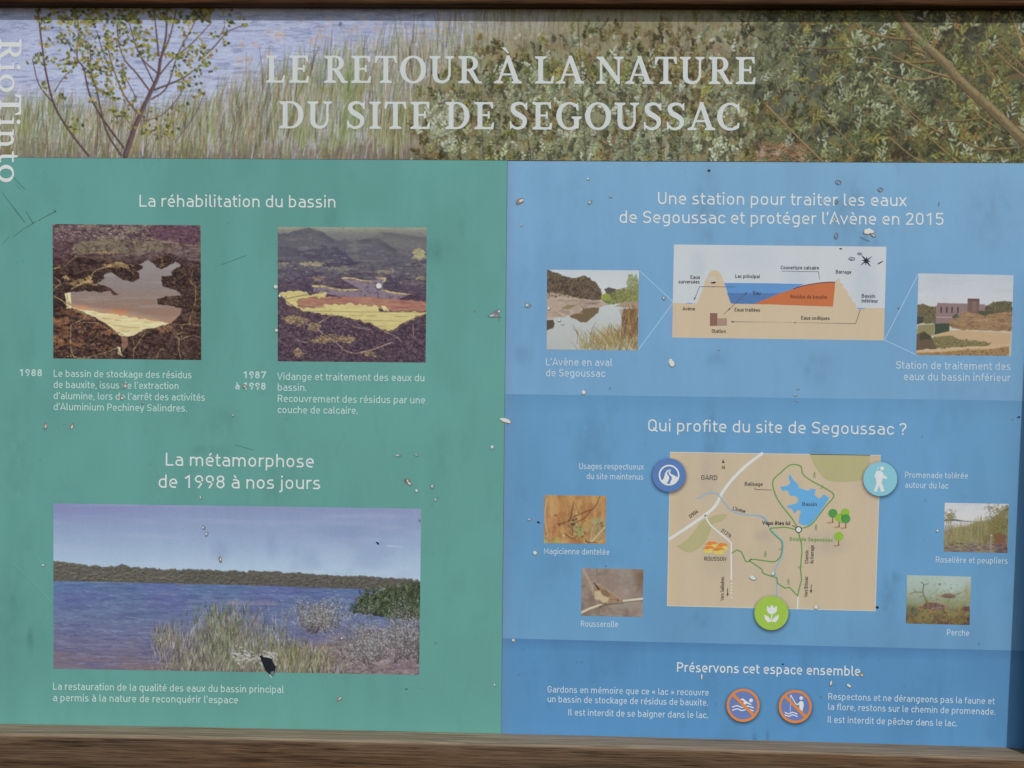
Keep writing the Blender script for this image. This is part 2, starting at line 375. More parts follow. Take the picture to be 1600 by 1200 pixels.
# ------------------------------------------------------------------ a book serif alphabet, drawn as filled shapes
def serif_glyph(ch):
    S, th, H, X = 0.125, 0.052, 0.68, 0.46          # stem, hairline, capital and small-letter height
    P_, R_ = [], []                                 # polygons, ribbons (x, y, w)
    def stem(x, y0, y1, w=S): P_.append([(x - w / 2, y0), (x + w / 2, y0), (x + w / 2, y1), (x - w / 2, y1)])
    def foot(x, y, w, up=1, st=S, hgt=0.042): P_.append([(x - w / 2, y), (x + w / 2, y), (x + w / 2, y + up * hgt), (x + st / 2, y + up * hgt * 1.9), (x - st / 2, y + up * hgt * 1.9), (x - w / 2, y + up * hgt)])
    def arc(cx, cy, rx, ry, a0, a1, wv, wh, n=26):
        q = []
        for a in np.linspace(math.radians(a0), math.radians(a1), n):
            q.append((cx + rx * math.cos(a), cy + ry * math.sin(a), wh + (wv - wh) * abs(math.cos(a)) ** 1.6))
        R_.append(q)
    if ch in 'ÀA':
        P_.append([(.09, .03), (.155, .03), (.375, .60), (.345, .70), (.335, .70)])
        P_.append([(.31, .70), (.405, .70), (.655, .03), (.515, .03), (.335, .56)])
        P_.append([(.19, .20), (.53, .20), (.51, .25), (.21, .25)])
        foot(.12, 0, .23, 1, .06); foot(.585, 0, .26, 1, .12)
        if ch == 'À': P_.append([(.19, .90), (.30, .90), (.39, .755), (.35, .755)])
        return .71, P_, R_
    if ch == 'L':
        stem(.20, .02, H - .02); foot(.20, 0, .29); foot(.20, H, .29, -1)
        P_.append([(.2, 0), (.52, 0), (.55, .19), (.505, .19), (.455, .058), (.2, .05)])
        return .58, P_, R_
    if ch == 'E':
        stem(.20, .02, H - .02); foot(.20, 0, .29); foot(.20, H, .29, -1)
        P_.append([(.2, 0), (.545, 0), (.565, .17), (.52, .17), (.475, .058), (.2, .05)])
        P_.append([(.2, H), (.53, H), (.54, H - .16), (.495, H - .16), (.455, H - .058), (.2, H - .05)])
        P_.append([(.2, .325), (.40, .325), (.405, .27), (.45, .27), (.45, .45), (.405, .45), (.40, .378), (.2, .378)])
        return .61, P_, R_
    if ch == 'T':
        stem(.31, .02, H - .02); foot(.31, 0, .31)
        P_.append([(.04, H), (.58, H), (.595, H - .18), (.55, H - .18), (.505, H - .056), (.115, H - .056), (.07, H - .18), (.025, H - .18)])
        return .62, P_, R_
    if ch == 'I':
        stem(.19, .02, H - .02); foot(.19, 0, .29); foot(.19, H, .29, -1); return .38, P_, R_
    if ch in 'RP':
        stem(.20, .02, H - .02); foot(.20, 0, .30); foot(.17, H, .24, -1)
        P_.append([(.2, H), (.33, H), (.33, H - .05), (.2, H - .05)])
        arc(.33, H - .185, .16, .160, 90, -90, .125, .052)
        P_.append([(.2, .31), (.34, .31), (.34, .362), (.2, .362)])
        P_.append([(.28, .34), (.42, .34), (.58, .06), (.66, .04), (.66, 0), (.50, 0)])
        return .67, P_, R_
    if ch == 'D':
        stem(.20, .02, H - .02); foot(.17, 0, .23); foot(.17, H, .23, -1)
        P_.append([(.2, H), (.33, H), (.33, H - .05), (.2, H - .05)]); P_.append([(.2, 0), (.33, 0), (.33, .05), (.2, .05)])
        arc(.33, H / 2, .275, H / 2 - .026, 90, -90, .13, .052, 34)
        return .72, P_, R_
    if ch == 'O':
        arc(.37, H / 2, .265, H / 2 - .02, 0, 360, .135, .056, 52); return .74, P_, R_
    if ch in 'CG':
        arc(.37, H / 2, .265, H / 2 - .02, 52, 308, .135, .058, 40)
        P_.append([(.50, H - .055), (.565, H - .03), (.60, H + .005), (.61, H - .2), (.565, H - .2), (.535, H - .115), (.47, H - .07)])
        if ch == 'C':
            P_.append([(.46, .065), (.53, .11), (.57, .19), (.61, .18), (.60, .06), (.5, .01)]); return .66, P_, R_
        stem(.555, .03, .30, .12); foot(.56, .33, .26, -1, .12); P_.append([(.47, .015), (.615, .06), (.615, .2), (.5, .08)])
        return .72, P_, R_
    if ch == 'S':
        q = smooth_line([(.475, .565), (.40, .635), (.28, .652), (.165, .60), (.145, .50), (.21, .41), (.33, .345), (.435, .26), (.44, .14), (.36, .05), (.22, .03), (.095, .11)], 5)
        n = len(q); R_.append([(u, v, .062 + .072 * math.exp(-((i / (n - 1) - .5) / .2) ** 2) + .02 * math.exp(-((i / (n - 1) - .27) / .12) ** 2) + .02 * math.exp(-((i / (n - 1) - .72) / .12) ** 2)) for i, (u, v) in enumerate(q)])
        P_.append([(.44, .62), (.51, .69), (.515, .49), (.47, .49)]); P_.append([(.075, -.01), (.135, .06), (.105, .20), (.06, .20)])
        return .57, P_, R_
    if ch == 'U':
        stem(.17, .2, H - .02); foot(.17, H, .28, -1); stem(.545, .2, H - .02, .06); foot(.545, H, .23, -1, .06)
        q = [(.17, .21, .125), (.18, .14, .12), (.22, .075, .105), (.29, .04, .085), (.37, .03, .072), (.45, .055, .066), (.51, .11, .062), (.545, .21, .06)]
        R_.append([(u, v, w) for u, v, w in q]); return .70, P_, R_
    if ch == 'N':
        stem(.15, .02, H - .02, .06); foot(.15, 0, .25, 1, .06); stem(.60, .0, H - .02, .06); foot(.60, H, .25, -1, .06)
        P_.append([(.03, H), (.20, H), (.63, .10), (.63, -.01), (.575, -.01), (.12, H - .1), (.03, H - .04)])
        return .75, P_, R_
    if ch == 'i':
        stem(.15, .02, X, .095); foot(.15, 0, .25, 1, .095, .035); P_.append([(.03, X), (.15, X), (.15, X - .06), (.03, X - .035)])
        P_.append([(.145 + .062 * math.cos(a), .60 + .062 * math.sin(a)) for a in np.linspace(0, 6.28, 18, endpoint=False)]); return .30, P_, R_
    if ch == 'o':
        arc(.27, X / 2, .19, X / 2 - .014, 0, 360, .11, .048, 40); return .54, P_, R_
    if ch == 'n':
        stem(.15, .02, X, .095); foot(.15, 0, .25, 1, .095, .035); P_.append([(.03, X), (.15, X), (.15, X - .06), (.03, X - .035)])
        stem(.44, .02, .3, .095); foot(.44, 0, .25, 1, .095, .035)
        R_.append([(.17, .33, .05), (.22, .39, .06), (.30, .425, .075), (.39, .40, .09), (.44, .29, .095)]); return .59, P_, R_
    if ch == 't':
        R_.append([(.17, .58, .05), (.17, .4, .09), (.17, .14, .095), (.20, .05, .08), (.27, .03, .06), (.34, .06, .045)])
        P_.append([(.03, X - .05), (.33, X - .05), (.33, X), (.03, X)]); return .36, P_, R_
    return .22, P_, R_

def serif(name, lines, mat, parent, lift=0.0009, label=None):
    sh = Shapes()
    for txt, x0, y0, x1, y1, cap in lines:
        em = cap / 0.68; items = []; x = 0
        for c in txt:
            a, ps, rs = serif_glyph(c); items.append((x, ps, rs)); x += a + (.02 if c != ' ' else .05)
        lo, hi = .04, x - .06
        L = math.hypot(x1 - x0, y1 - y0); d = ((x1 - x0) / L, (y1 - y0) / L); up = (d[1], -d[0]); sx = L / (hi - lo)
        for gx, ps, rs in items:
            sh.k = 0
            f = lambda u, v: (x0 + d[0] * (gx + u - lo) * sx + up[0] * v * em, y0 + d[1] * (gx + u - lo) * sx + up[1] * v * em)
            for p in ps: sh.poly([f(*q) for q in p])
            for r in rs: sh.ribbon([f(q[0], q[1]) for q in r], [q[2] * (em + sx) / 2 for q in r])
    return sh.build(name, mat, parent, lift, label)

# ------------------------------------------------------------------ printed pictures: painted stroke by stroke, carried by a fine grid
rng = np.random.default_rng(7)
def fbm(w, h, cx, cy, octs=4, gain=0.55, seed=0):
    g = np.random.default_rng(seed); out = np.zeros((h, w)); amp = 1; tot = 0
    for o in range(octs):
        nx, ny = max(2, int(w / cx) + 3), max(2, int(h / cy) + 3)
        L = g.random((ny, nx))
        x = np.arange(w) / cx; y = np.arange(h) / cy
        xi = np.minimum(x.astype(int), nx - 2); yi = np.minimum(y.astype(int), ny - 2)
        fx = np.clip(x - xi, 0, 1); fy = np.clip(y - yi, 0, 1); fx = fx * fx * (3 - 2 * fx); fy = (fy * fy * (3 - 2 * fy))[:, None]
        a = L[yi][:, xi] * (1 - fx) + L[yi][:, xi + 1] * fx; b = L[yi + 1][:, xi] * (1 - fx) + L[yi + 1][:, xi + 1] * fx
        out += amp * (a * (1 - fy) + b * fy); tot += amp; amp *= gain; cx = max(cx / 2, 1); cy = max(cy / 2, 1)
    return out / tot
def sstep(a, b, v):
    t = np.clip((v - a) / (b - a), 0, 1); return t * t * (3 - 2 * t)

class Canvas:
    """x, y in photograph pixels from the picture's top left corner; s samples per pixel"""
    def __init__(c, w, h, s=1.0, base=(128, 128, 128)):
        c.s = s; c.W, c.H = int(round(w * s)), int(round(h * s)); c.w, c.h = w, h
        c.a = np.empty((c.H, c.W, 3)); c.a[:] = base
        c.x = (np.arange(c.W) + .5) / s; c.y = (np.arange(c.H) + .5) / s
        c.X, c.Y = np.meshgrid(c.x, c.y)
    def n(c, cx, cy, octs=4, seed=0, gain=.55): return fbm(c.W, c.H, cx * c.s, cy * c.s, octs, gain, seed)
    def mix(c, m, col):
        m = np.asarray(m)[..., None]; c.a = c.a * (1 - m) + np.asarray(col, float) * m
    def vgrad(c, stops):
        ys, cs = [q[0] for q in stops], np.array([q[1] for q in stops], float)
        for k in range(3): c.a[..., k] = np.interp(c.Y, ys, cs[:, k])
    def blend(c, x0, x1, y0, y1, m, col):
        sub = c.a[y0:y1, x0:x1]; sub += (np.asarray(col, float) - sub) * m[..., None]
    def _box(c, x0, x1, y0, y1):
        return max(0, int(x0 * c.s - 2)), min(c.W, int(x1 * c.s + 3)), max(0, int(y0 * c.s - 2)), min(c.H, int(y1 * c.s + 3))
    def stroke(c, pts, w0, w1, col, al=1.0):
        n = len(pts) - 1
        for i in range(n):
            (ax, ay), (bx, by) = pts[i][:2], pts[i + 1][:2]
            wa = w0 + (w1 - w0) * i / n; wb = w0 + (w1 - w0) * (i + 1) / n; m = max(wa, wb)
            x0, x1, y0, y1 = c._box(min(ax, bx) - m, max(ax, bx) + m, min(ay, by) - m, max(ay, by) + m)
            if x1 <= x0 or y1 <= y0: continue
            X = c.x[x0:x1][None]; Y = c.y[y0:y1][:, None]
            dx, dy = bx - ax, by - ay; l2 = dx * dx + dy * dy + 1e-9
            t = np.clip(((X - ax) * dx + (Y - ay) * dy) / l2, 0, 1)
            d = np.hypot(X - ax - t * dx, Y - ay - t * dy)
            cov = np.clip(((wa + (wb - wa) * t) / 2 - d) * c.s + .5, 0, 1)
            c.blend(x0, x1, y0, y1, cov * al, col)
    def leaf(c, x, y, ln, wd, ang, col, al=1.0):
        m = ln / 2
        x0, x1, y0, y1 = c._box(x - m, x + m, y - m, y + m)
        if x1 <= x0 or y1 <= y0: return
        X = c.x[x0:x1][None] - x; Y = c.y[y0:y1][:, None] - y
        ca, sa = math.cos(ang), math.sin(ang); u = (X * ca + Y * sa) / m; v = -X * sa + Y * ca
        hw = wd / 2 * np.clip(1 - u * u, 0, 1) ** .8
        cov = np.clip((hw - np.abs(v)) * c.s + .5, 0, 1) * (np.abs(u) < 1)
        c.blend(x0, x1, y0, y1, cov * al, col)
    def blob(c, x, y, rx, ry, col, al=1.0, soft=.5):
        x0, x1, y0, y1 = c._box(x - rx, x + rx, y - ry, y + ry)
        if x1 <= x0 or y1 <= y0: return
        d = np.hypot((c.x[x0:x1][None] - x) / rx, (c.y[y0:y1][:, None] - y) / ry)
        c.blend(x0, x1, y0, y1, al * (1 - sstep(1 - soft, 1, d)), col)
    def mask(c, pts, wob=0.0, seed=3, cell=8, soft=1.0):
        """coverage of a polygon whose outline wavers by wob pixels"""
        X, Y = c.X, c.Y
        if wob:
            X = X + (c.n(cell, cell, 3, seed) - .5) * 4 * wob; Y = Y + (c.n(cell, cell, 3, seed + 1) - .5) * 4 * wob
        out = np.zeros((c.H, c.W))
        for ox, oy in ((-.25, -.25), (.25, -.25), (-.25, .25), (.25, .25)):
            x = X + ox * soft / c.s; y = Y + oy * soft / c.s; ins = np.zeros(x.shape, bool)
            for i in range(len(pts)):
                (ax, ay), (bx, by) = pts[i - 1][:2], pts[i][:2]
                if ay == by: continue
                ins ^= ((ay > y) != (by > y)) & (x < (bx - ax) * (y - ay) / (by - ay) + ax)
            out += ins
        return out / 4
    def poly(c, pts, col, al=1.0, wob=0.0, seed=3, cell=8):
        c.mix(c.mask(pts, wob, seed, cell) * al, col)
    def speck(c, m, col, thr, cx=1.5, cy=1.5, seed=0, w=.08, al=1.0):
        c.mix(m * al * sstep(thr - w, thr + w, c.n(cx, cy, 2, seed)), col)
    def contrast(c, k, mean):
        c.a = (c.a - mean) * k + mean
    def build(c, name, quad, parent, lift, label=None):
        """quad: photograph pixels of top left, top right, bottom right, bottom left"""
        q = np.array(quad, float); nx, ny = c.W + 1, c.H + 1
        u = np.linspace(0, 1, nx)[None, :, None]; v = np.linspace(0, 1, ny)[:, None, None]
        p = (q[0] * (1 - u) + q[1] * u) * (1 - v) + (q[3] * (1 - u) + q[2] * u) * v
        p = p.reshape(-1, 2); w = P(p[:, 0], p[:, 1]); w[:, 1] -= lift * 0.3
        e = np.pad(np.clip(c.a, 0, 255), ((1, 1), (1, 1), (0, 0)), 'edge')
        e = (e[:-1, :-1] + e[1:, :-1] + e[:-1, 1:] + e[1:, 1:]) / 4 if c.soften else e[:-1, :-1]
        rgba = np.ones((nx * ny, 4), np.float32); rgba[:, :3] = ink(e).reshape(-1, 3)
        me = bpy.data.meshes.new(name)
        i = np.arange(nx * ny).reshape(ny, nx)
        f = np.stack([i[:-1, :-1], i[1:, :-1], i[1:, 1:], i[:-1, 1:]], -1).reshape(-1, 4)
        me.vertices.add(len(w)); me.vertices.foreach_set('co', w.astype(np.float32).ravel())
        me.loops.add(f.size); me.loops.foreach_set('vertex_index', f.ravel().astype(np.int32))
        me.polygons.add(len(f)); me.polygons.foreach_set('loop_start', np.arange(0, f.size, 4, dtype=np.int32))
        me.update(calc_edges=True)
        at = me.attributes.new('ink', 'FLOAT_COLOR', 'POINT'); at.data.foreach_set('color', rgba.ravel())
        me.materials.append(picture_ink())
        o = bpy.data.objects.new(name, me); COL.objects.link(o); o.parent = parent
        if label: o['label'] = label
        return o
    soften = False
    def blur(c, sig):
        k = max(1, int(3 * sig * c.s)); w = np.exp(-.5 * (np.arange(-k, k + 1) / (sig * c.s)) ** 2); w /= w.sum()
        for ax in (0, 1):
            p = np.pad(c.a, [(k, k) if i == ax else (0, 0) for i in range(3)], 'edge'); n = c.a.shape[ax]
            c.a = sum(w[i] * (p[i:i + n] if ax == 0 else p[:, i:i + n]) for i in range(2 * k + 1))
        return c
    def grain(c, amp, seed):
        c.a = c.a + ((c.n(2.2, 2.2, 2, seed) - .5) * amp)[..., None] + ((c.n(1, 1, 1, seed + 1) - .5) * amp * .5)[..., None]; return c
    def sprig(c, x, y, ang, ln, n, ll, lw, col, al=.95, stem=(96, 78, 54)):
        ca, sa = math.cos(ang), math.sin(ang); bend = U(-.5, .5)
        if stem: c.stroke([(x, y), (x + ca * ln * .5, y + sa * ln * .5), (x + ca * ln + sa * bend * 6, y + sa * ln - ca * bend * 6)], 1.2, .6, jit(stem, 12), .7)
        for i in range(n):
            t = (i + .6) / n; sd = 1 if i % 2 else -1; a2 = ang + sd * U(.35, 1.0) * (1.15 - .6 * t)
            l2 = ll * U(.7, 1.2) * (1.1 - .35 * t); px, py = x + ca * ln * t, y + sa * ln * t
            a2 += rng.normal(0, .3); k = jit(col, 15); c2, s2 = math.cos(a2), math.sin(a2); mx_, my_ = px + c2 * l2 / 2, py + s2 * l2 / 2
            c.leaf(mx_ + .6, my_ + 1.0, l2, lw, a2, (k[0] * .45, k[1] * .46, k[2] * .45), al * .6)
            c.leaf(mx_, my_, l2, lw * U(.8, 1.15), a2, k, al)
            c.leaf(mx_ - s2 * lw * .2, my_ + c2 * lw * .2, l2 * .85, lw * .4, a2, (k[0] + 11, k[1] + 12, k[2] + 10), al * .5)
    def fade(c, k, col=(122, 117, 118)):  # grey veil of sheen, mixed evenly into the picture's colours
        c.a = c.a * (1 - k) + np.array(col, float) * k; return c

def pick(cs): return cs[int(rng.integers(len(cs)))]
U = lambda a, b: float(rng.uniform(a, b))
def jit(c, k=10):
    d = U(-k, k); return (c[0] + d + U(-3, 3), c[1] + d + U(-3, 3), c[2] + d + U(-3, 3))

def paint_header():
    OX, OY = -70, -10
    c = Canvas(1730, 260, 1.0)
    X, Y = c.X + OX, c.Y + OY
    c.vgrad([(0, (150, 158, 188)), (70, (163, 170, 198)), (260, (178, 183, 203))])
    rip = c.n(26, 3.2, 4, 11); c.mix(sstep(.56, .70, rip) * .42, (108, 112, 146)); c.mix(sstep(.58, .70, c.n(20, 2.6, 3, 12)) * .5, (190, 194, 214))
    c.mix(.25 * sstep(.5, .8, c.n(150, 60, 2, 13)), (140, 140, 175))
    T = lambda x, y: (x - OX, y - OY)
    for _ in range(1500):
        x, y = U(-70, 760), U(10, 225); w = U(4, 16)
        c.stroke([T(x, y), T(x + w * .5, y + U(-1, 1.2)), T(x + w, y + U(-.6, .6))], U(.6, 1.3), .4, jit(pick([(92, 96, 134), (108, 112, 148), (184, 188, 206)]), 10), U(.3, .7))
    # reed bed, thickening to the right
    bx = [-70, 0, 60, 150, 250, 320, 400, 480, 560, 640, 720, 800, 900, 1300]; by = [190, 168, 170, 178, 182, 168, 130, 105, 82, 58, 40, 20, 5, 0]
    edge = np.interp(X, bx, by)
    m = sstep(-14, 46, Y - edge + (c.n(10, 40, 3, 21) - .5) * 60)
    c.mix(m * .34, (150, 144, 124)); c.mix(m * .45 * sstep(.45, .65, c.n(4, 34, 3, 22)), (112, 108, 84)); c.mix(m * .5 * sstep(.5, .7, c.n(3, 30, 3, 23)), (170, 166, 158)); c.mix(m * .5 * sstep(.5, .66, c.n(30, 40, 3, 27)), (140, 128, 104))
    c.mix(m * .5 * sstep(.52, .7, c.n(36, 50, 3, 24)), (112, 128, 70))
    bot = sstep(214, 244, Y + (c.n(9, 14, 3, 25) - .5) * 30); c.mix(bot * .62 * (X < 900), (98, 82, 74))
    for _ in range(60):
        x = U(370, 780); y = U(26, 120) + max(0, 520 - x) * .06
        for _k in range(9): c.leaf(*T(x + U(-8, 8), y + U(-7, 7)), U(4, 9), U(1.6, 3.4), U(-.4, .9), jit((186, 158, 144), 16), U(.25, .6))
    greens = [(118, 130, 78), (132, 142, 92), (102, 114, 66), (146, 150, 112)]; tans = [(166, 148, 120), (146, 128, 100), (182, 172, 154), (134, 112, 88)]; darks = [(84, 76, 62), (98, 84, 74), (74, 72, 58)]
    for _ in range(6600):
        x = U(-70, 1010); e = float(np.interp(x, bx, by)); y = U(e, 256)
        if x > 900 and U(0, 1) < (x - 900) / 120: continue
        ln = U(16, 58) * (1.1 if x > 350 else .85); lean = U(-.12, .42) if x < 620 else U(-.18, .26)
        kx = lean * ln
        gp = .40 + .22 * math.sin(x * .021) * math.sin(x * .0073 + 1)
        col = pick(greens if U(0, 1) < gp else (tans if U(0, 1) < .62 else darks))
        if U(0, 1) < .12: col = pick([(186, 188, 200), (176, 180, 196), (196, 192, 184)])
        c.stroke([T(x, y), T(x + kx * .35, y - ln * .55), T(x + kx, y - ln)], U(.8, 1.9), .5, jit(col, 14), U(.3, .75))
    # shrubs behind the title
    sh = sstep(-40, 60, X - 705 + (Y - 130) * .55 + (c.n(24, 24, 3, 31) - .5) * 190) * sstep(40, 95, Y + (X - 760) * .16)
    c.mix(sh * .72, (122, 122, 88)); c.mix(sh * .75 * sstep(.52, .66, c.n(9, 12, 4, 32)), (70, 68, 50)); c.mix(sh * .5 * sstep(.55, .7, c.n(14, 12, 3, 33)), (142, 128, 78)); c.mix(sh * .5 * sstep(.56, .7, c.n(18, 16, 3, 34)), (116, 88, 64))
    far = sstep(30, -20, Y - 75 + (c.n(30, 10, 3, 35) - .5) * 30) * sstep(720, 820, X) * sstep(1190, 1120, X); c.mix(far * .45, (142, 134, 112))
    for _ in range(900):
        x, y = U(740, 1180), U(5, 95); c.stroke([T(x, y), T(x + U(-4, 8), y - U(14, 34))], U(.8, 1.6), .5, jit(pick([(150, 138, 118), (120, 124, 84), (168, 150, 130), (96, 92, 72)]), 12), U(.3, .65))
    pale = [(158, 166, 138), (172, 180, 160), (146, 152, 118), (186, 190, 180)]; olive = [(118, 124, 64), (134, 136, 72), (104, 108, 62), (150, 142, 74)]; brown = [(122, 94, 64), (104, 76, 54), (150, 116, 76)]; dk = [(58, 58, 44), (70, 66, 48), (48, 50, 42)]
    def dab(x, y, k=1.0):
        r = U(0, 1); cs = dk if r < .24 else (pale if r < .52 else (olive if r < .84 else brown))
        c.leaf(*T(x, y), U(4.5, 10.5) * k, U(2.4, 5.0) * k, U(-1.9, 0.5) if U(0, 1) < .7 else U(0, 3.14), jit(pick(cs), 16), U(.5, .95))
    clump = c.n(34, 30, 3, 46); hue = c.n(46, 40, 3, 47); gap = sstep(.48, .64, c.n(14, 17, 3, 48))
    for layer, cnt in ((0, 620), (1, 900), (2, 420)):
        for _ in range(cnt):
            x, y = U(640, 1262), U(34, 268)
            if x < 705 - (y - 130) * .55 + U(-60, 70): continue
            if y < 105 and U(0, 1) < (105 - y) / 75 + (.25 if x < 900 else 0): continue
            iy, ix = min(259, max(0, int(y + 4))), min(1729, int(x + 70)); hv, cv, gv = hue[iy, ix], clump[iy, ix], gap[iy, ix]
            if layer and U(0, 1) < gv * .75: continue
            base = pick([(134, 142, 112), (146, 152, 126), (124, 130, 100)]) if hv + U(-.1, .1) < .47 else (pick([(118, 120, 68), (128, 126, 72), (106, 110, 66)]) if hv < .58 else pick([(122, 112, 70), (112, 96, 64), (130, 120, 78)]))
            f = (.60, .94, 1.16)[layer] * (.82 + .36 * cv)
            if layer == 2 and U(0, 1) < .30: base = (146, 152, 136)
            c.sprig(*T(x, y), rng.normal(-1.57, .5), U(10, 22), int(U(5, 9)), U(4.5, 8.5), U(2.2, 4.2), [v * f for v in base], .9, (84, 70, 52))
    for _ in range(900):
        x, y = U(660, 1260), U(60, 256)
        if x < 705 - (y - 130) * .55 + U(-40, 70): continue
        c.leaf(*T(x, y), U(2.5, 6), U(1.4, 3), U(0, 3.1), jit(pick([(62, 58, 46), (52, 50, 42), (120, 92, 66), (160, 140, 110)]), 12), U(.35, .8))
    for _ in range(420):
        x, y = U(640, 1240), U(150, 256)
        if x < 705 - (y - 130) * .55: continue
        c.stroke([T(x, y), T(x + U(-5, 7), y - U(12, 34))], U(.7, 1.3), .5, jit(pick([(150, 128, 98), (120, 96, 72), (80, 64, 50), (158, 146, 112)]), 12), U(.3, .7))
    for _ in range(34):   # a pale-leaved sprig low behind the second line
        dabx, daby = rng.normal(694, 17), rng.normal(196, 20); c.sprig(*T(dabx, daby + 8), rng.normal(-1.4, .5), 14, 4, U(7, 11), U(3.4, 5.2), pick([(160, 164, 142), (148, 152, 124), (172, 174, 158)]), .85)
    for _ in range(70): c.leaf(*T(U(800, 1190), U(45, 150)), U(5, 10), U(3.5, 6), U(-2, .4), jit((172, 177, 170), 12), U(.35, .7))
    for x0, y0, x1, y1 in ((902, 30, 914, 240), (1030, 110, 1033, 250), (742, 100, 756, 250), (960, 90, 985, 240), (1082, 60, 1060, 230), (812, 130, 830, 250)):
        c.stroke([T(x0, y0), T((x0 + x1) / 2 + U(-4, 4), (y0 + y1) / 2), T(x1, y1)], 1.2, 1.6, (62, 56, 46), .7)
    # willow thicket on the right
    wl = sstep(-50, 50, X - 1195 + (c.n(30, 26, 3, 41) - .5) * 170 + (Y - 130) * .1)
    c.mix(wl * .92, (76, 80, 54)); c.mix(wl * .85 * sstep(.5, .66, c.n(16, 13, 4, 42)), (44, 46, 36)); c.mix(wl * .6 * sstep(.55, .7, c.n(26, 20, 3, 43)), (112, 116, 66)); c.mix(wl * .4 * sstep(.58, .7, c.n(20, 14, 3, 44)), (120, 86, 58))
    gl = sstep(120, 0, np.hypot((X - 1235), (Y - 130) * .8)); c.mix(gl * .4, (140, 146, 138))
    wgreen = [(110, 120, 80), (126, 136, 98), (94, 104, 62), (122, 124, 68), (144, 152, 126), (104, 112, 90)]; wd = [(40, 42, 34), (52, 54, 40), (62, 60, 44)]; wb = [(134, 98, 58), (116, 82, 54), (154, 126, 70)]
    wdn = sstep(.47, .64, c.n(30, 24, 3, 49)); wh = c.n(60, 46, 3, 50)
    for layer, cnt in ((0, 640), (1, 1000), (2, 480)):
        for _ in range(cnt):
            x, y = U(1150, 1670), U(-14, 272)
            if x < 1200 and U(0, 1) < (1200 - x) / 55: continue
            iy, ix = min(259, max(0, int(y + 4))), min(1729, int(x + 70))
            if layer and U(0, 1) < wdn[iy, ix] * .85: continue
            hv = wh[iy, ix] + U(-.08, .08)
            base = pick([(118, 124, 88), (128, 134, 102), (108, 114, 78)]) if hv < .43 else (pick([(120, 120, 68), (130, 126, 68), (110, 110, 62)]) if hv < .56 else pick([(120, 112, 62), (96, 100, 58), (126, 104, 62)]))
            f = (.48, .84, 1.10)[layer]
            if layer == 2 and U(0, 1) < .34: base = pick([(140, 147, 122), (132, 140, 108), (144, 150, 138)])
            k = .75 + .45 * min(1, max(0, (x - 1150) / 200))
            c.sprig(*T(x, y), rng.normal(-1.1, .75), U(12, 28) * k, int(U(4, 9)), U(5.5, 11.5) * k, U(1.6, 3.2) * k, [v * f for v in base], .92, pick([(110, 88, 56), (84, 70, 48)]))
    for _ in range(500):
        x, y = U(1190, 1660), U(-5, 256); c.leaf(*T(x, y), U(3, 7), U(1.6, 3.2), U(0, 3.1), jit(pick([(44, 44, 36), (60, 54, 40), (136, 102, 62), (120, 88, 58), (150, 134, 88)]), 12), U(.35, .85))
    for _ in range(230):
        x, y = U(1180, 1262), U(222, 254); c.stroke([T(x, y), T(x + U(-16, 16), y + U(-8, 5))], 1.4, .6, jit(pick([(176, 132, 104), (150, 108, 84), (110, 76, 60)]), 14), U(.5, .9))
    z = lambda *p: [T(1200 + a / 4, 20 + b / 4) for a, b in p]
    tw = (134, 112, 72)
    for pts, w0, w1 in [(z((-10, 570), (130, 710), (250, 830), (380, 950)), 2.4, 2.4), (z((480, -20), (590, 100), (740, 145), (920, 160)), 1.6, 3.2), (z((190, 208), (420, 215), (640, 190), (740, 150)), 1.3, 1.8),
                        (z((610, 268), (860, 300), (1060, 290)), 1.5, 3), (z((680, 350), (830, 400), (960, 405), (1120, 372)), 1.3, 2.4), (z((720, 230), (860, 300), (1000, 355), (1180, 400)), 1.2, 2.6), (z((640, 330), (760, 500), (900, 640), (1040, 790), (1210, 940)), 1.4, 2.4),
                        (z((760, 450), (860, 580), (1000, 690), (1100, 740)), 1.3, 1.8), (z((1310, 250), (1420, 400), (1520, 540)), 1.6, 2.2), (z((1380, 180), (1480, 290), (1620, 400)), 1.6, 2.6), (z((1420, 170), (1620, 350)), 1.5, 2.2), (z((1510, -20), (1590, 190)), 2.2, 3.6),
                        (z((1150, 750), (1300, 820), (1400, 835), (1620, 815)), 1.6, 2.6), (z((1270, 480), (1310, 620), (1450, 715)), 2.6, 1.4), (z((750, 760), (900, 880), (1000, 920), (1150, 915)), 1.6, 2.2), (z((900, 205), (980, 240)), 2, 1.4), (z((1150, -10), (1200, 110), (1290, 190)), 1.6, 1.2), (z((1300, 200), (1300, 330), (1290, 400)), 1.5, 1.2), (z((360, 640), (470, 760), (560, 860)), 1.4, 1.6), (z((1080, 660), (1240, 655), (1340, 640)), 1.2, 1.2)]:
        q = smooth_line(pts, 5)
        c.stroke([(u + .6, v + 1.3) for u, v in q], w0 * 1.2, w1 * 1.2, (50, 42, 34), .75); c.stroke(q, w0 * 1.05, w1 * 1.05, jit(tw, 12), .95)
    limb = smooth_line(z((770, -40), (860, 75), (930, 150), (1080, 280), (1220, 430), (1400, 590), (1620, 800)), 8)
    c.stroke([(u + 1.5, v + 2.5) for u, v in limb], 12, 17, (62, 54, 40), .85); c.stroke(limb, 10.5, 15, (112, 97, 68), 1); c.stroke([(u + 2.2, v - 2.2) for u, v in limb], 4, 6, (134, 120, 88), .75); c.stroke([(u - 2.4, v + 3.4) for u, v in limb], 3, 4, (88, 74, 52), .6)
    for _ in range(150):
        u, v = limb[int(rng.integers(len(limb)))]; c.stroke([(u + U(-5, 5), v + U(-5, 5)), (u + U(-1, 9), v + U(0, 10))], 1.1, .6, jit(pick([(84, 72, 50), (140, 126, 92), (104, 104, 60)]), 10), .6)
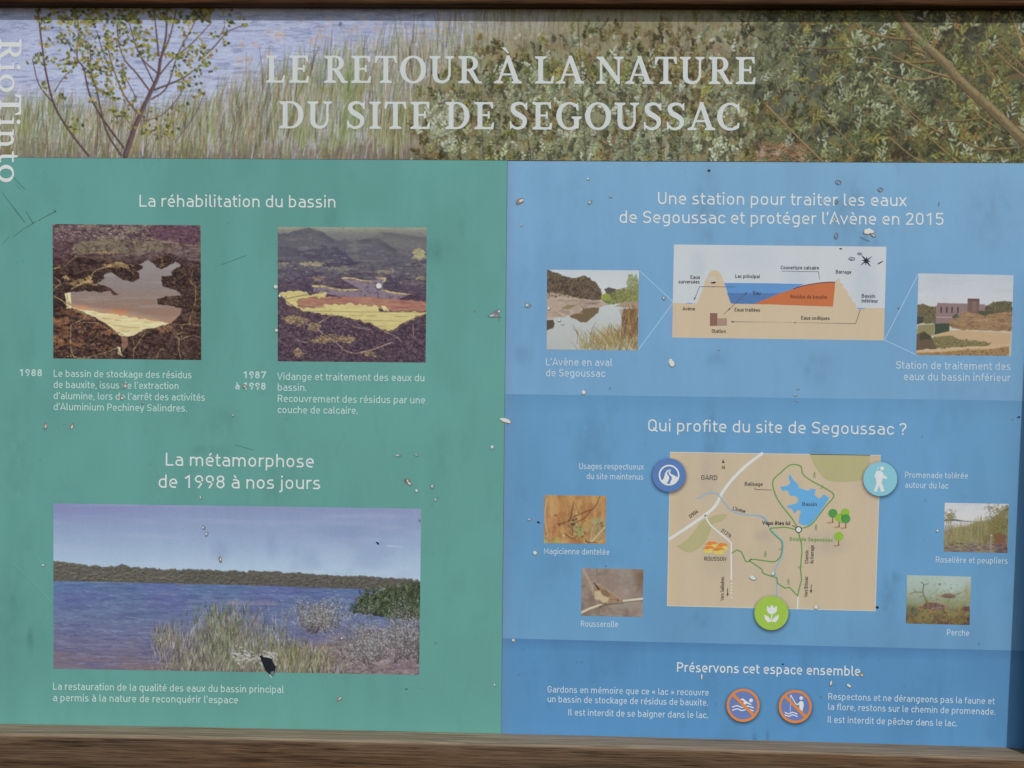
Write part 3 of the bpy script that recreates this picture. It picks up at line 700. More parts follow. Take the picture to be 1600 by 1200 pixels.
    for _ in range(36):
        x, y = U(1260, 1640), U(-5, 255); c.sprig(*T(x, y), rng.normal(-1.1, .7), U(10, 20), 6, U(8, 13), U(2, 3.6), pick(wgreen), .9)
    # young poplars over the water
    z = lambda *p: [T(a / 4, 20 + b / 4) for a, b in p]
    bk = (82, 66, 68)
    for pts, w0, w1 in [(z((780, 905), (830, 750), (880, 630), (940, 500), (985, 400), (1000, 290)), 8.5, 4.6), (z((1000, 300), (1035, 150), (1042, -60)), 4, 2.4), (z((990, 270), (975, 120), (955, -60)), 3.2, 1.6), (z((1010, 270), (1060, 150), (1100, -20)), 3, 1.6),
                        (z((965, 485), (1080, 440), (1160, 400), (1210, 360)), 3.4, 1.4), (z((945, 545), (1040, 470), (1110, 260), (1190, 110), (1230, 20)), 2.6, 1.2), (z((1000, 385), (1080, 290), (1200, 190), (1320, 60)), 2.6, 1.2), (z((980, 380), (880, 280), (830, 150), (800, 40)), 2.6, 1.3),
                        (z((935, 495), (850, 380), (780, 300), (740, 190), (730, 60)), 3, 1.3), (z((868, 645), (800, 560), (750, 470), (690, 300), (670, 180)), 3, 1.3), (z((958, 440), (900, 320), (860, 240), (830, 160)), 2.2, 1), (z((770, 850), (640, 670), (560, 520), (520, 350), (480, 280), (490, 100), (460, -40)), 3.2, 1.5),
                        (z((755, 900), (660, 740), (600, 480), (570, 380), (560, 200)), 3.2, 1.3), (z((552, 905), (440, 760), (340, 590), (290, 400), (260, 200), (235, -20)), 3.4, 2.4), (z((320, 560), (240, 450), (200, 290)), 2, 1.2), (z((340, 500), (380, 430), (440, 360)), 1.6, .9), (z((1240, 300), (1330, 220), (1420, 120), (1500, 85)), 2.4, 1.1),
                        (z((1150, 470), (1100, 550), (1000, 650), (880, 685)), 1.2, 1.2), (z((1090, 820), (1210, 650), (1280, 500)), 1.1, .9), (z((700, 400), (640, 240), (600, 110)), 1.5, 1), (z((840, 520), (790, 420), (760, 330)), 1.4, 1), (z((1370, 150), (1400, 90), (1400, 40)), 1.2, .8), (z((780, 660), (830, 730)), 1.4, 1), (z((380, 130), (470, 260)), 1.4, .9), (z((600, 900), (610, 700), (590, 560)), 1.3, 1)]:
        q = smooth_line(pts, 5); c.stroke(q, w0, w1, jit(bk, 8), .95); c.stroke([(u + w0 * .18, v - .3) for u, v in q], w0 * .3, w1 * .3, (124, 102, 98), .6)
    lc = [(122, 122, 58), (142, 138, 66), (100, 104, 56), (82, 82, 54), (152, 138, 76), (126, 102, 70), (110, 116, 54), (72, 74, 50), (92, 92, 60), (134, 128, 84)]
    cl = [(270, 80, 6), (290, 190, 5), (245, 285, 10), (335, 300, 4), (400, 340, 9), (440, 320, 4), (380, 520, 5), (270, 460, 4), (460, 200, 18), (500, 110, 12), (560, 100, 10), (540, 280, 12), (620, 370, 14), (640, 240, 17), (700, 230, 14), (750, 100, 20), (760, 380, 12), (740, 440, 10), (690, 510, 10), (640, 490, 7), (850, 240, 13), (840, 110, 12), (930, 180, 14), (940, 240, 12), (1080, 270, 9), (1200, 270, 20), (1180, 370, 14), (1150, 450, 6), (1110, 380, 7), (1280, 330, 8), (1290, 250, 6), (1250, 510, 7), (1150, 600, 4), (960, 720, 16), (1070, 740, 18), (760, 630, 16), (480, 700, 9), (1340, 140, 4), (1400, 180, 3), (1520, 80, 3), (1420, 100, 4), (520, 190, 9), (590, 330, 9), (670, 150, 10), (410, 80, 8), (370, 130, 4), (790, 200, 9), (1170, 110, 7), (1240, 210, 6), (830, 560, 4), (590, 440, 7), (690, 330, 7), (570, 560, 3)]
    for x, y, n in cl:
        for _k in range(int(n * 1.9)):
            sp = 10 + n * 2.3
            c.leaf(*z((rng.normal(x, sp), rng.normal(y, sp)))[0], U(3.5, 8.5), U(2.2, 5.2), U(0, 3.14), jit(pick(lc), 14), .95)
    for _ in range(300): c.leaf(*z((U(210, 1500) if U(0, 1) < .3 else U(230, 1330), U(-60, 62)))[0], U(4.5, 10), U(3.4, 6.6), U(0, 3.14), jit(pick(lc), 14), .95)
    c.contrast(1.06, 118); return c.blur(.5).grain(16, 77)

def speckle(c, m, cols, n, l0, l1, w, ang=(0, 3.14), al=(.4, .9)):
    """scatter n dabs where the mask m is set"""
    ys, xs = np.nonzero(m > .5)
    if len(xs) == 0: return
    for k in rng.integers(0, len(xs), n):
        c.leaf((xs[k] + U(0, 1)) / c.s, (ys[k] + U(0, 1)) / c.s, U(l0, l1), U(w * .6, w * 1.3), U(*ang), jit(pick(cols), 12), U(*al))

def paint_lake():
    c = Canvas(573, 260, 1.2)
    c.vgrad([(0, (132, 141, 174)), (45, (140, 156, 184)), (95, (162, 180, 199)), (125, (178, 194, 206))])
    c.mix(.45 * sstep(240, 0, c.X) * sstep(40, 0, c.Y), (126, 122, 170)); c.mix(.22 * sstep(330, 573, c.X) * sstep(60, 0, c.Y), (150, 152, 184))
    c.mix(.20 * sstep(.5, .75, c.n(150, 12, 4, 5)), (172, 178, 198)); c.mix(.30 * sstep(.45, .85, c.n(50, 40, 3, 6)) * sstep(280, 420, c.X), (122, 136, 172))
    for x, y, rx, ry in ((450, 40, 60, 26), (340, 60, 14, 34), (260, 70, 22, 26)): c.blob(x, y, rx, ry, (118, 132, 166), .3, .9)
    c.stroke([(520, 58), (545, 60)], 2.2, 1, (190, 198, 212), .5); c.stroke([(350, 98), (420, 101)], 2, 1, (186, 196, 208), .35)
    wl = np.interp(c.X, [0, 300, 470, 573], [122, 123.5, 127, 128]) + (c.n(9, 9, 2, 8) - .5) * 2
    hx = [0, 30, 60, 95, 106, 116, 170, 260, 340, 400, 440, 480, 520, 573]; hy = [91, 94, 97, 98, 93, 97, 100, 101, 102, 104, 107, 107, 108, 112]
    hill = sstep(-.7, .7, c.Y - np.interp(c.X, hx, hy) + (c.n(6, 6, 4, 9) - .5) * 7) * (c.Y < wl)
    c.mix(hill, (96, 93, 88)); c.mix(hill * .45 * sstep(150, 573, c.X), (92, 82, 86))
    for _ in range(1500):
        x = U(0, 573); y = U(np.interp(x, hx, hy), np.interp(x, [0, 573], [122, 128])); 
        if hill[min(c.H - 1, int(y * c.s)), min(c.W - 1, int(x * c.s))] < .6: continue
        r = U(1.6, 4.2); v = U(-14, 14) + (8 if x < 200 else 0); c.blob(x, y, r, r * .75, (102 + v, 100 + v, 90 + v * .8), .7, .7); c.blob(x + r * .3, y + r * .55, r * .9, r * .45, (68, 65, 66), .6, .8)
    c.stroke([(0, 121.6), (120, 122.4), (290, 124)], 1.3, .8, (166, 156, 150), .7); c.stroke([(0, 121), (200, 122)], 1, .6, (60, 58, 60), .5)
    wat = (c.Y >= wl) * 1.0
    c2 = c.a.copy(); c.vgrad([(120, (90, 113, 148)), (150, (99, 116, 147)), (190, (107, 114, 142)), (225, (113, 109, 130)), (260, (118, 108, 117))]); c.a = c2 * (1 - wat[..., None]) + c.a * wat[..., None]
    c.mix(wat * .42 * sstep(.45, .7, c.n(30, 3.2, 5, 15, .65)), (80, 84, 124)); c.mix(wat * .42 * sstep(.5, .72, c.n(24, 2.6, 5, 16, .65)), (134, 144, 182)); c.mix(wat * .26 * sstep(.45, .75, c.n(90, 40, 3, 17)), (98, 84, 142)); c.mix(wat * .5 * sstep(205, 250, c.Y) * sstep(.4, .65, c.n(60, 9, 3, 18)), (122, 108, 116))
    c.blob(205, 232, 56, 36, (88, 70, 130), .55, .95); c.blob(40, 150, 50, 24, (100, 92, 150), .3, .95)
    for _ in range(1500):
        x, y = U(0, 560), U(128, 252); w = U(3, 13) * (.6 + (y - 128) / 130); c.stroke([(x, y), (x + w / 2, y + U(-.8, 1)), (x + w, y + U(-.5, .5))], U(.7, 1.2), .4, jit(pick([(68, 72, 116), (142, 150, 186), (86, 90, 138), (164, 170, 196)]), 10), U(.2, .5))
    gy = np.interp(c.X, [0, 150, 200, 330, 400, 440, 573], [300, 256, 240, 228, 214, 206, 198]); gr = sstep(-16, 14, c.Y - gy + (c.n(18, 7, 4, 19) - .5) * 44)
    c.mix(gr * .85, (132, 120, 122)); c.mix(gr * .7 * sstep(.48, .66, c.n(9, 3.4, 5, 20, .7)), (84, 72, 76)); c.mix(gr * .6 * sstep(.52, .68, c.n(10, 3.6, 5, 26, .7)), (172, 160, 154)); c.mix(gr * .4 * sstep(.52, .66, c.n(30, 12, 3, 27)), (118, 96, 112))
    for _ in range(1300):
        x = U(200, 573); y = U(np.interp(x, [200, 400, 573], [244, 218, 204]), 259); c.stroke([(x, y), (x + U(-7, 7), y + U(-2.4, 2.4))], U(.7, 1.4), .5, jit(pick([(182, 168, 158), (96, 82, 82), (70, 62, 64), (158, 142, 142), (130, 110, 116), (150, 130, 104)]), 12), U(.35, .85))
    b = c.mask([(466, 165), (475, 146), (492, 134), (515, 127), (545, 122), (575, 118), (575, 176), (520, 172), (492, 168)], 3.4, 5, 7)
    b = np.clip(b * (.75 + .5 * c.n(5, 4, 3, 29)), 0, 1); c.mix(b, (60, 66, 56)); c.mix(b * .7 * sstep(.5, .62, c.n(5, 5, 3, 28)), (42, 47, 43))
    ys, xs = np.nonzero(b > .5)
    for k in rng.integers(0, len(xs), 620): v = U(.75, 1.4); c.sprig(xs[k] / c.s + rng.normal(0, 2), ys[k] / c.s + rng.normal(0, 2.4), rng.normal(-1.4, .6), U(4, 8), 4, U(2.4, 4.4), U(.9, 1.5), [q * v for q in pick([(84, 94, 72), (70, 80, 62), (104, 112, 94)])], .8, None)
    reed = [(126, 132, 98), (102, 110, 76), (154, 156, 138), (84, 86, 70), (184, 182, 180), (118, 104, 110), (140, 128, 110), (70, 66, 64), (160, 148, 152)]
    for cx, cy, sx, sy, n, l0, l1, cs in [(176, 206, 13, 12, 330, 6, 22, reed), (215, 216, 24, 14, 420, 5, 18, reed[4:]), (262, 206, 22, 26, 1100, 8, 28, reed[:4] + reed[:4] + reed), (300, 200, 34, 22, 700, 6, 20, reed), (245, 240, 34, 14, 620, 7, 24, reed[:4] + reed), (330, 226, 34, 16, 800, 7, 24, reed[:4] + reed), (385, 240, 28, 12, 700, 8, 26, [(150, 150, 96), (132, 134, 84), (168, 160, 116), (110, 104, 74)] + reed), (300, 250, 60, 6, 500, 6, 18, reed)]:
        for _ in range(n):
            x, y = rng.normal(cx, sx), min(259, rng.normal(cy + 10, sy)); ln = U(l0, l1); lean = rng.normal(.04, .32)
            if x < 150 or y < 160: continue
            c.stroke([(x, y), (x + lean * ln * .4, y - ln * .6), (x + lean * ln, y - ln)], U(.7, 1.3), .4, jit(pick(cs), 12), U(.4, .85))
            if U(0, 1) < .22: c.stroke([(x, y), (x + U(-2, 2), y - ln * .3)], 1.4, .8, (72, 66, 68), .5)
    for _ in range(120): c.leaf(U(280, 350), rng.normal(236, 6), U(3, 8), U(1.2, 2.6), U(-.8, .8), jit((190, 186, 190), 12), .6)
    shrubs = [(U(382, 452), U(186, 199), U(10, 26), U(26, 48)) for _ in range(15)] + [(U(466, 573), 0, U(12, 28), 0) for _ in range(34)]
    shrubs = [(x, y, sp, h) if y else (x, U(212, 244), sp, U(24, 44) + max(0, x - 500) * U(.1, .6)) for x, y, sp, h in shrubs]
    for x, y, sp, h in sorted(shrubs, key=lambda q: q[1]):
        for _ in range(9):
            x1, y1 = x + U(-1, 1) * sp, y - U(.35, 1) * h; mx, my = (x + x1) / 2 + U(-4, 4), (y + y1) / 2
            c.stroke([(x + U(-3, 3), y), (mx, my), (x1, y1)], .9, .4, jit((80, 72, 76), 12), .65)
            for _k in range(22): c.leaf(rng.normal(x1, 7), rng.normal(y1 + 4, 7), U(1.4, 3.2), U(.8, 1.6), U(0, 3), jit(pick([(166, 166, 166), (140, 140, 138), (190, 188, 192), (96, 94, 92), (118, 108, 118), (84, 82, 78)]), 12), U(.4, .85))
    for _ in range(520): c.leaf(U(355, 500), rng.normal(170, 10), U(1.4, 3.2), U(.8, 1.5), U(0, 3), jit(pick([(152, 156, 152), (118, 124, 114), (176, 176, 178), (92, 92, 98)]), 10), U(.35, .75))
    for _ in range(200): x = U(270, 350); c.stroke([(x, 154), (x + U(-1, 1), 154 - U(2, 9))], .8, .4, jit((140, 132, 144), 12), .5)
    for _ in range(60): c.stroke([(U(150, 200), 141), (U(150, 200), 138)], .6, .4, (150, 148, 166), .05)
    c.contrast(1.10, 132); return c.blur(.4).grain(6, 78)

def rough_road(c, pts, w, col):
    q = smooth_line(pts, 7); q = [(u + U(-.35, .35), v + U(-.35, .35)) for u, v in q]
    for i in range(len(q) - 1):
        c.stroke([q[i], q[i + 1]], w * U(.6, 1.25), w * U(.6, 1.25), jit(col, 12), U(.45, .9))

def paint_basin():                                  # the aerial picture of the full basin
    c = Canvas(232, 211, 1.4); z = lambda *p: [(a / 5.216 - 7, b / 5.216 - 10) for a, b in p]
    c.a[:] = (66, 50, 48)
    c.mix(sstep(.5, .64, c.n(9, 7, 4, 1)) * .6, (98, 78, 70)); c.mix(sstep(.52, .66, c.n(6, 4, 4, 2)) * .8, (40, 28, 30))
    top = sstep(62, 40, c.Y + (c.n(30, 8, 3, 3) - .5) * 26); c.mix(top * .8, (108, 90, 96)); c.mix(top * .7 * sstep(.5, .64, c.n(26, 5, 4, 4)), (126, 116, 104)); c.mix(top * .7 * sstep(.54, .66, c.n(20, 3, 4, 5)), (80, 60, 74))
    c.poly(z((190, 260), (260, 195), (500, 150), (800, 195), (1110, 225), (900, 262), (600, 292), (350, 275), (240, 315)), (118, 110, 90), .75, 2)
    c.poly(z((800, 65), (1245, 65), (1245, 215), (1000, 190), (850, 140)), (96, 68, 84), .7, 2)
    c.poly(z((610, 205), (700, 205), (715, 240), (640, 245)), (80, 60, 72), .8, 2); c.poly(z((40, 190), (190, 200), (230, 300), (140, 380), (40, 400)), (80, 56, 66), .6, 3)
    tm = (c.Y < 24) * (c.X < 150) * 1.0; speckle(c, tm, [(176, 164, 150), (150, 134, 130), (190, 182, 172), (90, 74, 84)], 300, 1.5, 5, 1.4, (-.3, .3))
    ym = (c.Y > 20) * (c.Y < 52) * 1.0; speckle(c, ym, [(150, 140, 110), (92, 76, 82), (134, 124, 96), (168, 156, 130)], 240, 2, 8, 1.2, (-.25, .25), (.3, .7))
    dkm = (c.Y > 60) * 1.0; speckle(c, dkm, [(32, 24, 26), (46, 34, 34), (92, 74, 64), (120, 98, 78), (58, 42, 40)], 1700, 1.2, 4, 1.6)
    for a, b, w, h in [(60, 850, 26, 8), (110, 830, 18, 7), (170, 770, 16, 8), (130, 930, 10, 15), (110, 1020, 20, 8), (230, 1020, 16, 8), (300, 810, 22, 8), (400, 880, 14, 8), (520, 920, 14, 9), (60, 990, 12, 8), (930, 900, 16, 7), (960, 880, 12, 7)]:
        q = z((a, b))[0]; c.mix(c.mask([(q[0] - w, q[1]), (q[0], q[1] - h * .6), (q[0] + w, q[1] + 1), (q[0], q[1] + h * .6)], 3, int(a), 5) * .62, jit((148, 104, 74), 14))
    for a, b, w, h in [(600, 390, 16, 5), (560, 375, 14, 5), (500, 385, 12, 5), (280, 520, 16, 7), (140, 490, 8, 6), (220, 540, 16, 5), (340, 500, 7, 10), (60, 410, 9, 4), (480, 280, 20, 3)]:
        q = z((a, b))[0]; c.mix(c.mask([(q[0] - w, q[1]), (q[0], q[1] - h * .6), (q[0] + w, q[1] + 1), (q[0], q[1] + h * .6)], 2, int(a), 5) * .75, jit((166, 140, 96), 12))
    wm = c.mask(z((150, 615), (210, 600), (320, 590), (440, 600), (500, 590), (560, 625), (500, 570), (440, 545), (395, 535), (460, 490), (450, 460), (520, 440), (560, 470), (610, 505), (690, 515), (740, 490), (740, 440), (710, 430), (770, 390), (740, 375), (810, 335), (850, 365), (930, 405), (1040, 350), (1085, 385), (1050, 400), (1005, 440), (1010, 465), (925, 475), (930, 550), (1040, 580), (1100, 625), (1000, 630), (890, 655), (895, 700), (1000, 705), (1085, 730), (1080, 770), (1030, 830), (980, 860), (600, 795), (190, 740)), .8, 5, 4)
    w2 = Canvas(232, 211, 1.4); w2.vgrad([(50, (140, 132, 134)), (95, (132, 121, 119)), (125, (136, 114, 104)), (150, (142, 114, 96))]); w2.mix(.4 * sstep(.5, .7, w2.n(60, 6, 3, 8)), (150, 140, 136))
    c.a = c.a * (1 - wm[..., None]) + w2.a * wm[..., None]
    q = z((570, 765))[0]; c.mix(wm * sstep(1, .2, np.hypot((c.X - q[0]) / 26, (c.Y - q[1]) / 7)) * .75, (178, 110, 76)); q = z((260, 730))[0]; c.mix(wm * sstep(1, .2, np.hypot((c.X - q[0]) / 18, (c.Y - q[1]) / 5)) * .7, (184, 120, 84)); c.mix(wm * sstep(0, 9, c.Y - np.interp(c.X, [28, 108, 180], [121, 133, 146])) * .6, (186, 146, 116))
    c.poly(z((500, 590), (540, 600), (575, 625), (520, 622)), (84, 58, 58), .9, 1)
    for pts in (((520, 440), (545, 408), (600, 400), (690, 440), (738, 450), (742, 488), (690, 514), (615, 505), (560, 472)), ((925, 470), (1010, 468), (1100, 480), (1200, 560), (1100, 590), (1040, 578), (930, 550)), ((890, 655), (950, 640), (1060, 628), (1200, 640), (1200, 720), (1080, 728), (1000, 705), (900, 702)), ((345, 505), (375, 460), (440, 430), (455, 470), (400, 520)), ((190, 560), (300, 560), (420, 560), (490, 575), (430, 602), (320, 590), (200, 602)), ((690, 380), (770, 388), (765, 410), (715, 432)), ((1000, 430), (1060, 395), (1110, 400), (1100, 460), (1020, 462)), ((880, 390), (860, 350), (940, 300), (1040, 330), (1020, 360), (930, 408))):
        c.poly(z(*pts), (50, 37, 38), .95, 1.2, int(pts[0][0])); m_ = c.mask(z(*pts), 1.2, int(pts[0][0])); wm = wm * (1 - m_)
        speckle(c, m_, [(84, 66, 56), (32, 24, 26), (104, 84, 66), (62, 46, 44)], int(m_.sum() / 4), 1.2, 3.2, 1.4)
    for pts in (((560, 405), (620, 395), (680, 435)), ((480, 378), (560, 360), (640, 372), (690, 390)), ((905, 395), (940, 380)), ((340, 500), (345, 540), (400, 540)), ((440, 575), (500, 590)), ((900, 300), (930, 340), (925, 390)), ((130, 480), (160, 500), (140, 540)), ((200, 530), (300, 515), (360, 540)), ((930, 870), (990, 880), (1040, 930))):
        q = smooth_line(z(*pts), 6)
        for u, v in q: c.blob(u + U(-1, 1), v + U(-1, 1), U(1.2, 2.6), U(.7, 1.4), jit((168, 140, 92), 16), .7, .8)
    rest = (1 - wm) * (c.Y > 44); speckle(c, rest, [(112, 90, 72), (136, 110, 84), (88, 68, 60)], 520, 1, 2.6, 1, al=(.4, .8)); speckle(c, rest * (c.X < 90) * (c.Y > 150), [(150, 104, 70), (168, 122, 80), (128, 84, 58)], 260, 1.4, 5, 1.8, (-.4, .4))
    speckle(c, rest * (c.X > 168) * (c.Y > 90), [(150, 130, 100), (120, 98, 78), (176, 154, 116)], 130, 1, 3, 1, (1.2, 2.2))
    c.poly(z((190, 735), (600, 792), (980, 853), (850, 895), (780, 905), (690, 955), (640, 968), (580, 958), (500, 880), (400, 820), (290, 770)), (200, 184, 144), 1, 1.0)
    dm = c.mask(z((190, 735), (600, 792), (980, 853), (850, 895), (640, 968), (500, 880))); c.mix(dm * .5 * sstep(.52, .66, c.n(22, 2.5, 3, 9)), (218, 208, 174)); c.mix(dm * .4 * sstep(.56, .68, c.n(16, 2, 3, 10)), (168, 150, 108))
    for p in (((440, 815), (500, 822)), ((540, 832), (590, 836)), ((520, 870), (650, 888), (740, 890)), ((590, 918), (660, 925))): c.stroke(z(*p), 1, .6, (128, 112, 84), .7)
    c.poly(z((130, 615), (180, 612), (188, 738), (150, 738)), (208, 198, 158), .95, .4); c.stroke(z((150, 620), (165, 735)), 1, 1, (150, 132, 100), .6)
    c.poly(z((585, 960), (640, 965), (650, 1040), (600, 1100), (590, 1040)), (140, 104, 92), .9, 1)
    c.poly(z((560, 1050), (580, 1050), (598, 1120), (565, 1110)), (206, 196, 166), .9, .5)
    rd = (176, 154, 110)
    for p, w in [(((180, 870), (175, 990), (190, 1110), (225, 1140), (300, 1140), (480, 1090), (570, 1050)), 2.2), (((190, 740), (300, 805), (180, 872)), 2.2), (((1180, 420), (1165, 515), (1202, 560), (1192, 700), (1150, 830), (1160, 852), (1090, 868), (1090, 920), (1040, 950), (1065, 985), (1060, 1060), (1080, 1155)), 1.8), (((1065, 985), (1180, 950), (1250, 970)), 1.6), (((1000, 860), (1160, 862), (1250, 870)), 1.2), (((790, 930), (700, 1060)), 2), (((40, 585), (95, 530), (45, 480)), 2), (((40, 640), (130, 690), (150, 740)), 2),
                 (((180, 585), (270, 535), (340, 500), (380, 430), (500, 392), (580, 365), (650, 385)), 2.2), (((340, 500), (345, 540), (400, 545)), 1.6), (((250, 850), (400, 860), (530, 935)), 1.4), (((230, 310), (120, 400)), 2), (((740, 130), (900, 180), (1080, 205), (1250, 228)), 1.5), (((1040, 950), (960, 880)), 1.6), (((680, 970), (695, 1040), (690, 1130)), 1.2), (((880, 1140), (900, 1080), (940, 1060)), 1.2), (((250, 300), (420, 275), (580, 280)), 1.4)]:
        rough_road(c, z(*p), w * .68, jit(rd, 10))
    k_ = (1 - wm) * (1 - dm); c.mix(k_ * .45 * sstep(.5, .68, c.n(4, 3, 4, 795, .7)), (40, 28, 32)); c.mix(k_ * .4 * sstep(.54, .7, c.n(5, 2.4, 4, 796, .7)), (142, 118, 100)); c.contrast(1.12, 96); return c.blur(.4).grain(8, 79)

def paint_emptied():                                # the aerial picture of the drained basin
    c = Canvas(232, 211, 1.4); z = lambda *p: [(a / 5.216 - 9, b / 5.216 - 9.5) for a, b in p]
    c.vgrad([(0, (146, 150, 132)), (10, (118, 118, 118)), (40, (98, 96, 108)), (75, (84, 76, 92)), (110, (78, 62, 78)), (211, (72, 56, 68))])
    c.poly(z((45, 110), (150, 95), (290, 58), (400, 90), (500, 150), (700, 150), (860, 140), (1000, 220), (1260, 260), (1260, 460), (45, 460)), (92, 90, 100), .85, 2)
    c.poly(z((500, 150), (760, 140), (900, 88), (1100, 110), (1260, 130), (1260, 260), (1000, 220), (860, 155)), (106, 104, 106), .8, 2)
    c.poly(z((250, 230), (480, 200), (640, 290), (700, 390), (480, 380), (250, 300)), (74, 70, 90), .7, 6)
    c.mix(sstep(30, 60, c.Y) * .6 * sstep(.52, .66, c.n(26, 6, 4, 1)), (64, 56, 76)); c.mix(.5 * sstep(.55, .7, c.n(20, 4, 4, 2)) * (c.Y < 90), (126, 120, 116))
    for p, col in [(((45, 115), (150, 98), (290, 60), (400, 92), (500, 150)), (74, 76, 84)), (((690, 155), (860, 145), (960, 210), (1010, 230)), (72, 72, 82)), (((900, 92), (1000, 100), (1120, 118), (1260, 132)), (88, 90, 96)), (((50, 215), (170, 220), (300, 290)), (70, 66, 86)), (((500, 215), (600, 270), (660, 330)), (68, 64, 86))]:
        q = smooth_line(z(*p), 6)
        for d_ in range(6): c.stroke([(u, v + d_ * 1.6) for u, v in q], 2.4, 2.4, col, .30 - d_ * .045)
    m = ((c.Y > 52) & (c.Y < 92)) * 1.0; speckle(c, m, [(160, 148, 130), (130, 116, 116), (60, 50, 66), (92, 82, 94)], 460, 1.5, 8, 1.2, (-.25, .3), (.3, .75))
    m = (c.Y < 52) * 1.0; speckle(c, m, [(130, 128, 124), (78, 76, 92), (104, 102, 106), (150, 150, 140)], 300, 1.5, 7, 1.1, (-.5, .5), (.25, .6))
    for a, b, w, h, col in [(320, 345, 24, 4, (190, 176, 132)), (550, 385, 30, 4, (150, 144, 128)), (1195, 250, 12, 9, (196, 186, 128)), (1200, 290, 14, 5, (186, 178, 126)), (930, 410, 20, 4, (168, 156, 116)), (1210, 460, 10, 3, (180, 166, 112)), (380, 465, 16, 4, (150, 124, 110)), (90, 345, 10, 3, (170, 154, 130))]:
        q = z((a, b))[0]; c.mix(c.mask([(q[0] - w, q[1]), (q[0], q[1] - h), (q[0] + w, q[1] + 1), (q[0], q[1] + h)], 2, int(a), 5) * .55, col); speckle(c, c.mask([(q[0] - w, q[1]), (q[0], q[1] - h), (q[0] + w, q[1] + 1), (q[0], q[1] + h)], 2, int(a), 5), [col, (110, 96, 92), (140, 126, 110)], 40, 1.2, 4, 1, (-.3, .3))
    dm = sstep(120, 130, c.Y) * 1.0
    c.mix(dm * .7 * sstep(.48, .6, c.n(3, 3, 3, 3)), (46, 34, 46)); c.mix(dm * .5 * sstep(.55, .68, c.n(2.5, 2.5, 3, 4)), (124, 100, 106))
    water = z((330, 575), (350, 532), (430, 548), (560, 568), (690, 572), (705, 545), (630, 505), (570, 470), (640, 465), (760, 492), (830, 470), (920, 462), (900, 520), (905, 560), (1000, 582), (1130, 595), (1010, 640), (800, 625), (600, 620), (430, 592))
    c.poly(water, (128, 114, 128), 1, .8)
    for p, w in [(((330, 530), (430, 535), (560, 560), (695, 558)), 3.2), (((570, 465), (640, 462), (720, 480), (800, 490)), 2.4), (((900, 558), (980, 578), (1130, 594)), 2.8), (((855, 460), (920, 465), (910, 490)), 3)]:
        c.stroke(smooth_line(z(*p), 5), w, w * .8, (198, 178, 122), .9)
    c.poly(z((180, 665), (300, 622), (450, 622), (700, 612), (1000, 632), (1258, 650), (1258, 728), (950, 732), (870, 692), (650, 682), (430, 705), (220, 712)), (154, 110, 96), 1, 1.6)
    rm = c.mask(z((180, 665), (300, 622), (700, 612), (1258, 650), (1258, 728), (430, 705), (220, 712))); c.mix(rm * .55 * sstep(.5, .64, c.n(18, 4, 4, 5)), (138, 82, 84)); c.mix(rm * .5 * sstep(.55, .68, c.n(22, 4, 4, 6)), (184, 134, 104))
    yl = z((50, 580), (150, 570), (270, 570), (285, 600), (440, 588), (430, 625), (300, 620), (200, 655), (215, 708), (430, 702), (425, 678), (640, 670), (700, 684), (860, 688), (885, 726), (950, 738), (1258, 735), (1258, 748), (1150, 790), (1060, 830), (1000, 880), (930, 895), (880, 872), (800, 830), (640, 792), (480, 762), (250, 732), (110, 665))
    c.poly(yl, (194, 181, 126), 1, 2.2); ym = c.mask(yl); c.mix(ym * .4 * sstep(.5, .66, c.n(30, 3, 4, 7)), (212, 202, 146)); c.mix(ym * .35 * sstep(.56, .68, c.n(20, 3, 4, 8)), (176, 158, 90))
    for p in (((250, 735), (800, 738), (1250, 737)), ((640, 770), (740, 772)), ((770, 772), (850, 772)), ((750, 808), (1060, 812)), ((1000, 774), (1110, 772)), ((860, 853), (920, 856))): c.stroke(z(*p), 1, .8, (128, 110, 78), .7)
    for _ in range(160):
        x, y = U(20, 232), U(112, 150); c.stroke([(x, y), (x + U(3, 12), y + U(-.6, .6))], 1, .5, jit(pick([(216, 206, 146), (176, 150, 100), (190, 150, 110)]), 10), .35)
    for p in (((120, 615), (60, 660), (130, 700), (240, 735)), ((300, 622), (430, 640), (560, 628)), ((430, 705), (300, 700), (215, 690)), ((460, 762), (640, 795), (800, 835), (930, 898), (1010, 880), (1100, 815), (1255, 750))): rough_road(c, z(*p), 1.3, (120, 92, 70))
    c.poly(z((890, 685), (925, 690), (955, 732), (910, 728)), (212, 202, 136), .95, .4)
    for p, w in [(((100, 640), (180, 620), (290, 600)), 1.2), (((100, 650), (240, 735)), 1.4)]: c.stroke(z(*p), w, w, (104, 80, 66), .8)
    c.poly(z((1010, 635), (1130, 598), (1258, 600), (1258, 648), (1100, 640)), (72, 56, 72), .9, 1)
    bm = (c.Y > 134) * (1 - ym) * 1.0; speckle(c, bm, [(40, 28, 40), (54, 40, 52), (112, 90, 100), (140, 116, 120), (86, 64, 80)], 2600, 1, 2.8, 1.4, al=(.4, .85))
    for a, b, w, h in [(200, 815, 22, 7), (150, 800, 14, 6), (400, 970, 24, 6), (500, 950, 24, 7), (620, 965, 14, 6), (340, 860, 14, 7), (220, 1080, 12, 6), (780, 1080, 16, 3)]:
        q = z((a, b))[0]; c.mix(c.mask([(q[0] - w, q[1]), (q[0], q[1] - h), (q[0] + w, q[1] + 1), (q[0], q[1] + h)], 3, int(a), 5) * .45, jit((168, 146, 100), 10)); speckle(c, c.mask([(q[0] - w, q[1]), (q[0], q[1] - h), (q[0] + w, q[1] + 1), (q[0], q[1] + h)], 3, int(a), 5), [(186, 166, 108), (140, 116, 90), (90, 66, 74), (200, 182, 124)], 70, 1.2, 4, 1.4, (-.4, .4))
